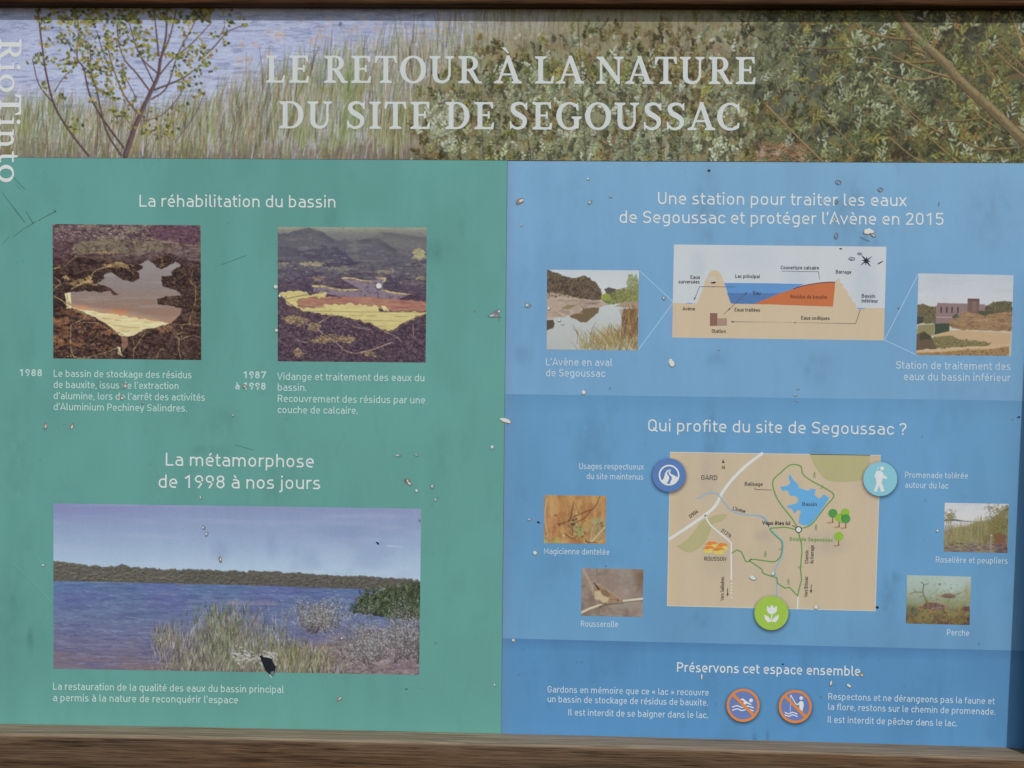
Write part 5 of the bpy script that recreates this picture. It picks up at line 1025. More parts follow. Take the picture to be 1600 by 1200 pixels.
header = paint_header().build('header_picture', [(-70, -10), (1660, -10), (1660, 255.0), (-70, 245.6)], sign, .0001, 'header photograph of lakeside reeds and shrubs')
WHITE = flat_ink('white_ink', (206, 212, 213)); WHITE2 = flat_ink('pale_ink', (182, 198, 211)); WHITEG = flat_ink('pale_green_ink', (180, 201, 197)); TITLE = flat_ink('title_ink', (203, 208, 207), .88); GREY = flat_ink('dark_ink', (58, 56, 60)); LOGO = flat_ink('lettering_ink', (204, 207, 206))
serif('title_lettering', [('LE RETOUR À LA NATURE', 414.5, 129.2, 1181, 131.7, 42.5)], TITLE, header)
serif('title_lettering', [('DU SITE DE SEGOUSSAC', 435.7, 200.7, 1156, 203.7, 42.5)], TITLE, header)
serif('company_lettering', [('RioTinto', -1.3, 60.5, -2.3, 284, 35)], LOGO, sign, .0010)

H1, B1 = .083, .087
sans('section_heading', [('La réhabilitation du bassin', 218, 323, 524, 324.4)], WHITE, green, 18.7, H1)
sans('section_heading', [('La métamorphose', 259, 727.5, 490, 730.5), ('de 1998 à nos jours', 248, 762, 500, 764.4)], WHITE, green, 20, H1)
sans('year_lettering', [('1988', 30, 587.5, 65.7, 588)], WHITEG, green, 11, .125)
sans('year_lettering', [('1987', 380, 591, 415, 591.4), ('à 1998', 367.5, 608.4, 415, 609)], WHITEG, green, 11, .125)
sans('caption', [('Le bassin de stockage des résidus', 84, 588.7, 299, 591.2), ("de bauxite, issus de l'extraction", 84, 606.2, 279, 608.2), ("d'alumine, lors de l'arrêt des activités", 84, 623.7, 320, 626.2), ("d'Aluminium Pechiney Salindres.", 84, 640.7, 292, 643.2)], WHITEG, green, 11, B1)
sans('caption', [('Vidange et traitement des eaux du', 434, 593.5, 663, 595.8), ('bassin.', 434, 610.4, 479, 611), ('Recouvrement des résidus par une', 434, 628, 664, 630.6), ('couche de calcaire.', 434, 645.5, 559, 646.8)], WHITEG, green, 11.2, B1)
sans('caption', [('La restauration de la qualité des eaux du bassin principal', 83, 1077.5, 443, 1082.8), ("a permis à la nature de reconquérir l'espace", 83, 1095.4, 371.5, 1099)], WHITEG, green, 11.2, B1)
sans('section_heading', [('Une station pour traiter les eaux', 1028, 319, 1415.5, 322.3), ("de Segoussac et protéger l'Avène en 2015", 968, 348.3, 1474, 351.7)], WHITE, blue1, 18.9, H1)
sans('caption', [("L'Avène en aval", 853, 571, 956, 572), ('de Segoussac', 853, 588, 945, 589)], WHITE2, blue1, 11.6, B1)
sans('caption', [('Station de traitement des', 1400, 576, 1578.5, 578.3), ('eaux du bassin inférieur', 1412, 594, 1578, 595.9)], WHITE2, blue1, 11.8, B1)
sans('section_heading', [('Qui profite du site de Segoussac ?', 1012.5, 673.6, 1416, 679.6)], WHITE, blue2, 18.6, H1)
sans('caption', [('Usages respectueux', 905, 733, 1005.5, 734), ('du site maintenus', 916.5, 748.6, 1005, 749.6)], WHITE2, blue2, 9.5, B1)
sans('caption', [('Promenade tolérée', 1414, 746.5, 1512, 748), ('autour du lac', 1414, 762.3, 1481, 763.5)], WHITE2, blue2, 9.5, B1)
sans('caption', [('Magicienne dentelée', 850, 865.6, 952, 867)], WHITE2, blue2, 9.4, B1)
sans('caption', [('Rousserolle', 907.5, 979, 965.5, 980)], WHITE2, blue2, 9.4, B1)
sans('caption', [('Roselière et peupliers', 1462, 878.8, 1574, 881)], WHITE2, blue2, 9.4, B1)
sans('caption', [('Perche', 1479.5, 992.8, 1514, 993.6)], WHITE2, blue2, 9.4, B1)
sans('section_heading', [('Préservons cet espace ensemble.', 1057.7, 1049.6, 1348, 1056.1)], WHITE, blue3, 15, .092)
sans('caption', [('Gardons en mémoire que ce « lac » recouvre', 855.5, 1081.8, 1107, 1087), ('un bassin de stockage de résidus de bauxite.', 855.5, 1097, 1106, 1102.6), ('Il est interdit de se baigner dans le lac.', 888, 1117.8, 1106, 1122.2)], WHITE2, blue3, 10.2, B1)
sans('caption', [('Respectons et ne dérangeons pas la faune et', 1294, 1092.9, 1553.5, 1100.4), ('la flore, restons sur le chemin de promenade.', 1294, 1109, 1555, 1116.8), ('Il est interdit de pêcher dans le lac.', 1293, 1129, 1495, 1135)], WHITE2, blue3, 10.2, B1)

# ------------------------------------------------------------------ printed photographs
PL = .0005
paint_basin().build('printed_photo', [(82, 350), (313.5, 352), (314.5, 562.5), (83.5, 560)], sign, PL, 'aerial photo of a full brown reservoir')
paint_emptied().fade(.06).build('printed_photo', [(434, 354.5), (667, 355.5), (665, 566.5), (434, 564.5)], sign, PL, 'aerial photo of the drained yellow basin')
paint_lake().build('printed_photo', [(83.5, 786.5), (658, 794.8), (655, 1054.3), (83.5, 1044.8)], sign, PL, 'large photo of a violet blue lake with reeds')
paint_river().fade(0.1).build('printed_photo', [(855, 421.5), (998.5, 422.5), (996.5, 547.5), (854, 546)], sign, PL, 'photo of a stream between trees')
paint_station().fade(0.1).build('printed_photo', [(1435, 427), (1583.6, 430), (1579.5, 556), (1431.5, 554.5)], sign, PL, 'photo of a building with a round tower')
paint_cricket().fade(0.08).build('printed_photo', [(851, 773.5), (947.3, 774.8), (946, 850), (850, 848.6)], sign, PL, 'photo of a bush cricket in dry grass')
paint_bird().fade(0.05).build('printed_photo', [(909, 887.6), (1005.5, 889.2), (1004, 964), (908, 962)], sign, PL, 'photo of a small brown bird on a reed')
paint_reedbed().fade(0.1).build('printed_photo', [(1476, 785.5), (1576, 787.3), (1574, 864), (1474.5, 862)], sign, PL, 'photo of a reed bed by a lake')
paint_perch().fade(0.1).build('printed_photo', [(1417, 898.6), (1517, 901), (1515, 976.5), (1415.5, 974)], sign, PL, 'underwater photo of two perch')

# ------------------------------------------------------------------ section drawing of the basin
I = flat_ink
CALL = I('callout_ink', (160, 190, 212))
for a, b in (((999, 423), (1051, 471)), ((997, 547), (1051, 474))): line('callout_line', [a, b], 1.1, CALL, blue1, .0004)
for a, b in (((1382, 531), (1435, 428)), ((1382, 531.5), (1431, 554))): line('callout_line', [a, b], 1.1, CALL, blue1, .0004)
DL = .0006
dc = Canvas(332, 146, 0.6); dc.soften = True; dc.a[:] = (188, 193, 198)
for x, y, rx, ry, k in ((38, 30, 16, 30, .35), (190, 60, 30, 40, .3), (300, 60, 30, 60, .3), (120, 20, 60, 30, .15)): dc.mix(k * (1 - sstep(.2, 1, np.hypot((dc.X - x) / rx, (dc.Y - y) / ry))) * (dc.n(10, 18, 3, x) + .3), (158, 172, 194))
diagram = dc.build('section_drawing', [(1053, 382), (1385, 385.5), (1381, 532), (1050, 527.5)], sign, PL, 'cross section drawing of the dam and lake')
def letter_each(name, lines, mat, parent, cap, s, lift):
    for q in lines: sans(name, [q], mat, parent, cap, s, lift)
a = Z(1040, 370, 7.06); b_ = Z(1210, 370, 7.058)
sand = a((90, 730), (345, 732), (400, 610), (440, 480), (475, 405), (505, 375), (540, 364), (575, 375), (605, 405), (635, 470), (680, 620), (720, 738), (970, 742), (1271, 748)) + b_((0, 747), (640, 770), (662, 600), (680, 480), (705, 450), (714, 458), (722, 505), (752, 520), (762, 560), (795, 592), (806, 600), (815, 645), (848, 662), (862, 715), (893, 732), (908, 785), (1216, 785)) + [(1381, 531.6), (1050, 527.2), (1051.3, 473.5)]
area('ground_shape', sand, I('sand_ink', (192, 174, 148)), diagram, DL)
lake_q = a((648, 508), (1271, 514)) + b_((60, 516), (330, 520), (205, 578), (100, 612), (0, 645)) + a((1271, 620), (1100, 690), (970, 742), (720, 737), (690, 640), (655, 530))
area('lake_shape', lake_q, I('lake_ink', (92, 138, 190)), diagram, DL + .0001)
area('lake_shape', a((678, 620), (1271, 622), (1100, 690), (970, 742), (722, 737)), I('deep_lake_ink', (78, 114, 164)), diagram, DL + .0002, 'darker lower water')
area('residue_shape', a((970, 742), (1100, 690), (1271, 620)) + b_((0, 645), (100, 612), (200, 577), (330, 537), (480, 512), (560, 502), (672, 500), (645, 770), (0, 747)) + a((1271, 748),), I('orange_ink', (184, 104, 64)), diagram, DL + .0003)
line('cover_line', smooth_line(b_((205, 575), (330, 537), (480, 511), (580, 501), (672, 499))), 1.5, I('cover_ink', (88, 66, 78)), diagram, DL + .0004)
st = Shapes(); st.poly(a((490, 842), (572, 842), (570, 982), (488, 982)), 0); st.poly(a((574, 898), (678, 898), (676, 982), (572, 982)), 1); st.build('station_shape', [I('brick_ink', (128, 94, 84)), I('pale_brick_ink', (158, 128, 116))], diagram, DL + .0002)
pw = I('pool_ink', (116, 152, 196)); area('pool_shape', a((225, 728), (300, 728), (285, 740), (245, 740)), pw, diagram, DL + .0002); area('pool_shape', b_((905, 783), (1005, 783), (985, 797), (925, 797)), pw, diagram, DL + .0002)
area('spillway_shape', a((455, 440), (565, 440), (548, 505), (490, 505)), I('mist_ink', (188, 180, 168)), diagram, DL + .0002); area('spillway_shape', a((495, 502), (545, 498), (540, 515), (505, 516)), GREY, diagram, DL + .0003)
def arrow(sh, p, ang, s=2.6):
    ca, sa = math.cos(ang), math.sin(ang)
    sh.poly([(p[0] + ca * s, p[1] + sa * s), (p[0] - ca * s * .7 - sa * s * .62, p[1] - sa * s * .7 + ca * s * .62), (p[0] - ca * s * .7 + sa * s * .62, p[1] - sa * s * .7 - ca * s * .62)])
ar = Shapes(); LN = I('line_ink', (82, 78, 84)); w_ = .75
ar.ribbon(a((765, 553), (375, 549), (320, 685)), w_); arrow(ar, a((320, 682))[0], 1.9); arrow(ar, a((525, 551))[0], 3.14, 1.8)
ar.ribbon(a((640, 858), (890, 620)), w_); arrow(ar, a((888, 622))[0], -.76); arrow(ar, a((706, 794))[0], -.76)
ar.ribbon(a((730, 937), (1271, 941)) + b_((30, 942), (895, 957), (948, 800)), w_); arrow(ar, a((735, 937))[0], 3.14); arrow(ar, b_((225, 945))[0], 3.14, 1.8)
ar.ribbon(b_((80, 378), (487, 385), (497, 470)), .6)
ar.build('flow_arrows', LN, diagram, DL + .0005)
letter_each('drawing_lettering', [('Eaux', 1079, 435.8, 1093.5, 436), ('surversées', 1060.5, 442.9, 1093, 443.1), ('Lac principal', 1149, 434.2, 1187, 434.8), ('Eau', 1177, 460.6, 1188, 460.7), ('Avène', 1067, 485, 1086, 485.2), ('Eaux traitées', 1148, 486.6, 1187.5, 487.2), ('Station', 1112, 520, 1134, 520.4), ('Couverture calcaire', 1220, 420.7, 1279.5, 421.3), ('Barrage', 1306, 427.4, 1330, 427.8), ('Bassin', 1346.5, 465, 1367, 465.4), ('inférieur', 1346.5, 472.6, 1371.5, 473), ('Eaux sodiques', 1252, 499.4, 1296, 500)], GREY, diagram, 5.7, .105, DL + .0007)
letter_each('drawing_lettering', [('Résidus de bauxite', 1235, 466, 1292, 467)], I('brown_ink', (104, 58, 40)), diagram, 5.7, .105, DL + .0007)

# ------------------------------------------------------------------ map of the site
mc = Canvas(330, 245, 0.6); mc.soften = True; mc.a[:] = (189, 172, 148); mc.mix(.5 * sstep(26, 0, mc.X), (200, 176, 146)); mc.mix(.22 * sstep(.5, .75, mc.n(50, 90, 4, 61)), (176, 160, 142))
for x, y, rx, ry, k in ((62, 40, 22, 60, .25), (150, 130, 22, 16, .3), (75, 170, 40, 40, .2), (250, 140, 50, 30, .3), (205, 60, 10, 30, .2)): mc.mix(k * (1 - sstep(.2, 1, np.hypot((mc.X - x) / rx, (mc.Y - y) / ry))) * (mc.n(8, 10, 3, x) + .3), (150, 142, 136))
site = mc.build('site_map', [(1047, 706), (1376, 711), (1368, 955), (1042, 947)], sign, PL, 'beige map of the lake and its paths')
m1 = Z(1030, 690, 4.445); m2 = Z(1190, 690, 4.0); ML = .0006
line('map_border', [(1047.5, 706.6), (1375.4, 711.6), (1367.4, 954.4), (1042.6, 946.4)], .9, I('border_ink', (198, 196, 186)), site, ML, True)
OL = I('olive_ink', (170, 163, 122))
area('wood_shape', smooth_line(m1((118, 728), (180, 690), (245, 620), (300, 550), (380, 515), (440, 503), (472, 512), (440, 550), (380, 570), (355, 620), (320, 700), (250, 758), (190, 768), (118, 728)), 4)[:-1], OL, site, ML)
area('wood_shape', m2((302, 77), (680, 84), (676, 130)) + [(x, y) for x, y in smooth_line(m2((676, 150), (630, 235), (560, 250), (470, 252), (400, 235), (350, 180), (320, 130), (302, 77)), 4)[:-1]], OL, site, ML)
RO = I('road_ink', (204, 205, 202)); line('map_road', smooth_line(m1((66, 680), (200, 592), (320, 508), (390, 445), (435, 360), (500, 270), (600, 170), (720, 78))), 4.6, RO, site, ML + .0002); line('map_road', smooth_line(m1((318, 510), (345, 565), (390, 610), (495, 695)))[:-1] + m1((500, 705), (500, 960)), 2.6, RO, site, ML + .0002)
sd = Shapes()
for y in (985, 1008, 1030, 1052, 1082): sd.poly(m1((497, y - 5), (508, y - 5), (506, y + 5), (496, y + 5)))
sd.build('map_road', RO, site, ML + .0002, 'dotted end of the small road'); line('map_road', m2((227, 965), (224, 1045)), 2.4, RO, site, ML + .0002)
RV = I('stream_ink', (134, 168, 190)); line('map_stream', smooth_line(m1((262, 392), (290, 385), (330, 360), (380, 355), (410, 370), (450, 420), (500, 475), (560, 500), (640, 510), (710, 518), (745, 545), (760, 590))), 2, RV, site, ML + .0003)
line('map_stream', smooth_line(m2((55, 548), (100, 590), (135, 630), (130, 700), (105, 760), (85, 810), (95, 880), (97, 985))), 2, RV, site, ML + .0003)
line('map_stream', smooth_line(m2((0, 470), (30, 500), (55, 548))), 1.4, RV, site, ML + .0003)
TR_ = I('path_ink', (98, 146, 76)); tw_ = 1.9
line('map_path', smooth_line(m2((230, 545), (190, 480), (130, 405), (90, 340), (70, 275), (75, 238), (105, 205), (120, 195), (150, 165), (190, 143), (243, 153), (255, 195), (270, 215), (320, 250), (395, 290), (452, 337), (400, 405), (340, 485), (300, 525), (250, 542)), 5), tw_, TR_, site, ML + .0004)
line('map_path', smooth_line(m2((215, 550), (150, 535), (100, 538), (52, 546), (90, 590), (126, 630), (122, 705), (100, 738), (75, 750), (0, 742), (-50, 735), (-70, 735)), 5), tw_, TR_, site, ML + .0004)
line('map_path', m1((502, 775), (540, 752), (570, 765), (575, 775), (600, 830), (620, 835), (640, 815)), tw_, TR_, site, ML + .0004)
line('map_path', smooth_line(m1((625, 825), (710, 885), (725, 915), (815, 945)), 4) + m2((95, 850), (100, 885), (145, 915), (175, 910), (225, 965), (235, 920), (250, 865), (243, 790), (252, 690), (250, 640), (240, 610), (233, 570)), tw_, TR_, site, ML + .0004)
area('map_lake', m2((178, 203), (195, 235), (225, 265), (235, 290), (290, 308), (310, 293), (340, 298), (330, 330), (355, 358), (375, 345), (390, 328), (422, 352), (368, 440), (325, 495), (295, 525), (260, 522), (232, 510), (235, 470), (248, 430), (225, 428), (205, 450), (190, 420), (158, 412), (162, 400), (220, 385), (232, 360), (215, 340), (180, 340), (168, 318), (165, 305), (128, 308), (118, 282), (165, 275), (180, 255), (168, 225)), I('map_lake_ink', (98, 160, 206)), site, ML + .0002)
line('leader_line', m2((192, 522), (222, 542)), 1.1, GREY, site, ML + .0005)
line('leader_line', m1((665, 320), (665, 332), (780, 336)), .8, GREY, site, ML + .0005)
ls = Shapes(); arrow(ls, (1130, 721), -1.57, 3.4); ls.build('north_arrow', GREY, site, ML + .0005)
for p_ in (m1((475, 1018), (475, 1064)), m2((311, 893), (309, 936))):
    ls = Shapes(); ls.ribbon(p_, 1.0); arrow(ls, p_[1], 1.57, 3.0); ls.build('way_arrow', GREY, site, ML + .0005)
rg = Shapes(); rg.disc(1247.8, 827.4, 5.2, 0); rg.disc(1247.8, 827.4, 3.7, 1); rg.build('place_marker', [GREY, WHITE], site, ML + .0006)
vg = Shapes()
for x, y, w, k in [(365, 715, 45, 0), (440, 730, 40, 0), (340, 750, 36, 0), (410, 760, 42, 0)]:
    vg.poly(m1((x - w * .8, y - 4), (x + w * .9, y - 4), (x + w * .85, y + 24), (x - w * .7, y + 24)), 1)
for x, y, w in [(365, 712, 46), (440, 724, 42), (345, 742, 42), (412, 752, 44)]: vg.poly(m1((x - w, y + 2), (x - w * .4, y - 20), (x + w * .5, y - 18), (x + w, y), (x + w * .3, y - 2), (x - w * .2, y + 8)), 0)
vg.build('village_symbol', [I('roof_ink', (208, 124, 60)), I('house_ink', (204, 186, 100))], site, ML + .0003)
for x, y, r, k in [(445, 448, 28, 0), (522, 446, 28, 1), (485, 476, 26, 1), (526, 482, 29, 0), (482, 592, 29, 1)]:
    ts_ = Shapes(); sx = -26 if k == 0 and x < 500 else -20
    ts_.poly(m2((x + sx - 16, y + 56), (x + 4, y + 50), (x + 8, y + 58), (x + sx, y + 66)), 3); ts_.poly(m2((x - 3, y + 10), (x + 3, y + 10), (x + 3, y + 60), (x - 5, y + 60)), 2); q = m2((x, y))[0]; ts_.disc(q[0], q[1], r / 4.0, k)
    ts_.build('tree_symbol', [I('tree_ink', (76, 142, 74)), I('lime_ink', (136, 174, 64)), I('trunk_ink', (140, 98, 66)), I('tree_ground_ink', (168, 138, 110))], site, ML + .0004 + (x + y) * 1e-8)
wk = I('walker_ink', (108, 146, 88))
for x, y, f in [(1272.5, 742, 1), (1275, 824, 1), (1196, 866, 1), (1232, 909, -1)]:
    h = Shapes(); h.disc(x + .4 * f, y - 4.0, 1.0); h.ribbon([(x, y - 3), (x - .3, y + .8)], 1.6); h.ribbon([(x - .3, y + .5), (x + 1.6 * f, y + 4.6)], .9); h.ribbon([(x - .3, y + .5), (x - 1.8 * f, y + 4.6)], .9); h.ribbon([(x, y - 2.4), (x + 2.3 * f, y + .2)], .8); h.ribbon([(x, y - 2.4), (x - 1.8 * f, y)], .8); h.build('walker_symbol', wk, site, ML + .0006)
for x, y, an in [(1286, 762, .6), (1220.5, 857, -1.4), (1250, 888, 1.5)]:
    h = Shapes(); ca, sa = math.cos(an), math.sin(an)
    h.ribbon([(x - 3 * ca + 3 * sa, y - 3 * sa - 3 * ca), (x, y), (x - 3 * ca - 3 * sa, y - 3 * sa + 3 * ca)], 1.2); h.build('direction_mark', TR_, site, ML + .0005)
ms = .1
letter_each('map_lettering', [('N', 1128, 733, 1132.6, 733)], GREY, site, 5.6, .12, ML + .0007)
letter_each('map_lettering', [('GARD', 1095.7, 749.6, 1120.7, 750)], GREY, site, 7.4, .085, ML + .0007)
letter_each('map_lettering', [('Balisage', 1163.7, 758.8, 1191.5, 759.4), ('Bassin', 1253.7, 790.3, 1276, 790.8), ('D904', 1079.5, 809.5, 1091.5, 800.5), ('D131b', 1126.5, 830.5, 1140.5, 840.5), ("L'Avène", 1144.8, 797, 1163.8, 801.6)], GREY, site, 5.9, .1, ML + .0007)
letter_each('map_lettering', [('ROUSSON', 1100.5, 876, 1134.5, 876.4)], GREY, site, 6.4, .095, ML + .0007)
letter_each('map_lettering', [('Vous êtes ici', 1191.5, 819.6, 1234.5, 820.6)], I('black_ink', (42, 42, 46)), site, 6.0, .14, ML + .0007)
letter_each('map_lettering', [('Bois de Segoussac', 1234, 845, 1301, 846.2)], I('wood_lettering_ink', (108, 148, 86)), site, 6.0, .13, ML + .0007)
letter_each('map_lettering', [('Vers Salindres', 1131.2, 938, 1131.6, 901.5), ('Chemin', 1263, 880.5, 1263.4, 860), ('du barrage', 1271, 880.5, 1271.6, 852), ('Vers Brissac', 1262, 932.5, 1262.4, 901)], GREY, site, 5.6, .1, ML + .0007)

# ------------------------------------------------------------------ round printed badges, each with its soft drop shadow drawn in ink
def halo(name, x, y, r, col, parent, lift):
    """soft drop shadow printed under a badge, in rings of ink thinning outwards"""
    m = bpy.data.materials.get('drop_shadow_ink')
    if not m:
        m, t, b = print_base('drop_shadow_ink'); at = t.nodes.new('ShaderNodeAttribute'); at.attribute_name = 'ink'
        b.inputs['Base Color'].default_value = (.03, .04, .06, 1); t.links.new(at.outputs['Fac'], b.inputs['Alpha'])
    n = 48; v = []; al = []; rr = [(r * .9, .46), (r - .5, .42), (r + 1.5, .20), (r + 3.5, .07), (r + 6, 0)]
    for q, f in rr:
        for a_ in np.linspace(0, 2 * math.pi, n, endpoint=False):
            v.append((x + q * math.cos(a_), y + q * math.sin(a_))); al.append(f)
    v = np.array(v); w = P(v[:, 0], v[:, 1]); w[:, 1] -= lift * 0.3
    fs = [(k * n + i, k * n + (i + 1) % n, (k + 1) * n + (i + 1) % n, (k + 1) * n + i) for k in range(len(rr) - 1) for i in range(n)]
    o = mesh_obj(name, w, fs, m, parent)
    at = o.data.attributes.new('ink', 'FLOAT', 'POINT'); at.data.foreach_set('value', al)
    return o
def badge(x, y, r, col, name, lab):
    s = Shapes(); s.disc(x, y, r, 0, 56); o = s.build('round_badge', I(name, col), sign, .0016, lab)
    halo('badge_drop_shadow', x, y + 2.2, r, (0, 0, 0), o, .0014); return o
SY = I('symbol_ink', (208, 216, 222))
bd = badge(1045.3, 742.3, 26.2, (84, 118, 172), 'navy_badge_ink', 'dark blue badge with a winding road')
k = Z(1010, 700, 15); s = Shapes()
s.ring(*k((530, 635))[0], 15.0, 2.5)
s.poly(k((365, 760), (400, 718), (424, 655), (436, 590), (478, 528), (560, 484), (515, 540), (478, 588), (488, 620), (528, 660), (535, 720), (505, 785), (470, 838), (420, 820)))
s.poly(k((590, 492), (556, 556), (566, 602), (640, 636), (740, 690), (710, 770), (640, 835), (545, 850), (562, 790), (596, 720), (584, 668), (540, 628), (512, 590), (530, 540)))
s.build('badge_symbol', SY, bd, .0019)
bd = badge(1375.2, 748.4, 26.6, (128, 184, 198), 'aqua_badge_ink', 'pale turquoise badge with a hiker')
k = Z(1200, 640, 3.3325); s = Shapes()
s.disc(*k((593, 306))[0], 3.2); s.poly(k((566, 322), (582, 317), (596, 326), (604, 342), (620, 351), (618, 361), (596, 357), (590, 378), (598, 396), (606, 424), (588, 428), (577, 394), (566, 428), (550, 424), (564, 384), (560, 350)))
s.poly(k((557, 338), (566, 318), (571, 328), (566, 362), (557, 358))); s.ribbon(k((574, 298), (553, 350)), .8); s.build('badge_symbol', SY, bd, .0019)
bd = badge(1205.2, 957.8, 26.6, (150, 182, 74), 'lime_badge_ink', 'lime green badge with a tulip')
k = m2; s = Shapes()
s.poly(k((33, 1028), (38, 1028), (48, 1040), (62, 1018), (78, 1040), (90, 1026), (95, 1028), (96, 1055), (84, 1072), (64, 1078), (44, 1072), (32, 1052))); s.ribbon(k((63, 1074), (63, 1122)), 1.6)
s.poly(k((14, 1080), (42, 1094), (58, 1112), (60, 1126), (38, 1128), (22, 1110))); s.poly(k((109, 1080), (84, 1094), (68, 1112), (66, 1126), (88, 1128), (102, 1110))); s.build('badge_symbol', SY, bd, .0019)
OR = I('ban_ink', (206, 126, 62)); VI = I('ban_ground_ink', (98, 118, 172))
k = Z(1120, 1060, 9.41)
def ban(x, y, lab, sl):
    s = Shapes(); s.disc(x, y, 25, 0, 56); o = s.build('ban_badge', VI, sign, .0016, lab); halo('badge_drop_shadow', x, y + 2, 26, (0, 0, 0), o, .0014)
    s = Shapes(); s.ring(x, y, 24, 3.9); s.ribbon(sl, 4.6); s.build('ban_ring', OR, o, .0022); return o
bd = ban(1160.9, 1101.8, 'no swimming badge', k((222, 222), (545, 545))); s = Shapes()
s.disc(*k((502, 322))[0], 2.9); s.poly(k((345, 300), (388, 294), (430, 330), (470, 355), (520, 386), (480, 384), (440, 368), (410, 388), (385, 362), (400, 338), (372, 318), (346, 312)))
for d_ in (0, 46): s.ribbon(smooth_line(k((225, 420 + d_), (300, 400 + d_), (370, 424 + d_), (440, 405 + d_), (490, 414 + d_), (540, 430 + d_))), 1.7)
s.build('badge_symbol', SY, bd, .0019)
bd = ban(1242.3, 1103.8, 'no fishing badge', k((985, 240), (1300, 560))); s = Shapes()
s.disc(*k((1240, 287))[0], 2.8); s.poly(k((1215, 342), (1240, 326), (1272, 345), (1276, 400), (1256, 486), (1238, 486), (1216, 450), (1210, 382), (1190, 392), (1160, 380), (1150, 362), (1190, 372)))
s.ribbon(k((1086, 242), (1160, 372)), 1.5); s.ribbon(k((1082, 245), (1077, 490)), .7)
for d_ in (0, 36): s.ribbon(smooth_line(k((995, 494 + d_), (1055, 518 + d_), (1112, 497 + d_), (1185, 524 + d_))), 1.6)
s.build('badge_symbol', SY, bd, .0019)

# ------------------------------------------------------------------ knocks, flakes and stains on the print
CR = random.Random(5)
C_RIM, C_PALE, C_BROWN, C_DARK, C_GREY = I('chip_edge', (104, 118, 122)), I('bare_plastic', (202, 203, 198)), I('chip_brown', (146, 118, 100)), I('chip_dark', (30, 34, 42)), I('chip_grey', (128, 142, 158))
CM = [C_RIM, C_PALE, C_BROWN, C_DARK, C_GREY]
def outline(x, y, w, h, ang, rough, n=14):
    ca, sa = math.cos(ang), math.sin(ang); o = []
    for i in range(n):
        t = 2 * math.pi * i / n; f = 1 + CR.uniform(-rough, rough); u, v = w / 2 * math.cos(t) * f, h / 2 * math.sin(t) * f
        o.append((x + u * ca - v * sa, y + u * sa + v * ca))
    return o
def chip(x, y, w, h=None, ang=0.0, kind='pale'):
    h = h or w; ang = math.radians(ang); s = Shapes()
    if kind == 'hole':
        s.poly(outline(x + .4, y + .5, w + 1.3, h + 1.3, ang, .06), 0); s.poly(outline(x, y, w, h, ang, .08), 1); name = 'print_hole'
    elif kind == 'pale':
        s.poly(outline(x + .4, y + .4, w + 1.3, h + 1.2, ang, .15), 2 if CR.random() < .5 else 0); s.poly(outline(x - .3, y - .2, w, h, ang, .22), 1); name = 'paint_chip'
    elif kind == 'flake':
        s.poly(outline(x + .3, y + .4, w + .6, h + .6, ang, .25), 0); s.poly(outline(x, y, w * .9, h * .9, ang, .3), 4); s.poly(outline(x - w * .14, y, w * .42, h * .45, ang, .3), 1); name = 'paint_chip'
    elif kind == 'brown':
        s.poly(outline(x + .5, y + .6, w + 1.6, h + 1.6, ang, .25), 0); s.poly(outline(x, y, w, h, ang, .25), 2); s.poly(outline(x + w * .2 * math.cos(ang), y + h * .1 + w * .2 * math.sin(ang), w * .55, h * .5, ang, .3), 1); name = 'paint_chip'
    elif kind == 'ring':
        s.ribbon(outline(x, y, w, h, ang, .18), 1.1, True, 0); s.poly(outline(x, y + .4, w * .4, h * .4, ang, .3), 4); name = 'paint_chip'
    else:
        s.poly(outline(x, y, w, h, ang, .25, 10), 3 if w > 3.5 else 0); name = 'dark_speck'
    return s.build(name, CM, sign, .0021)
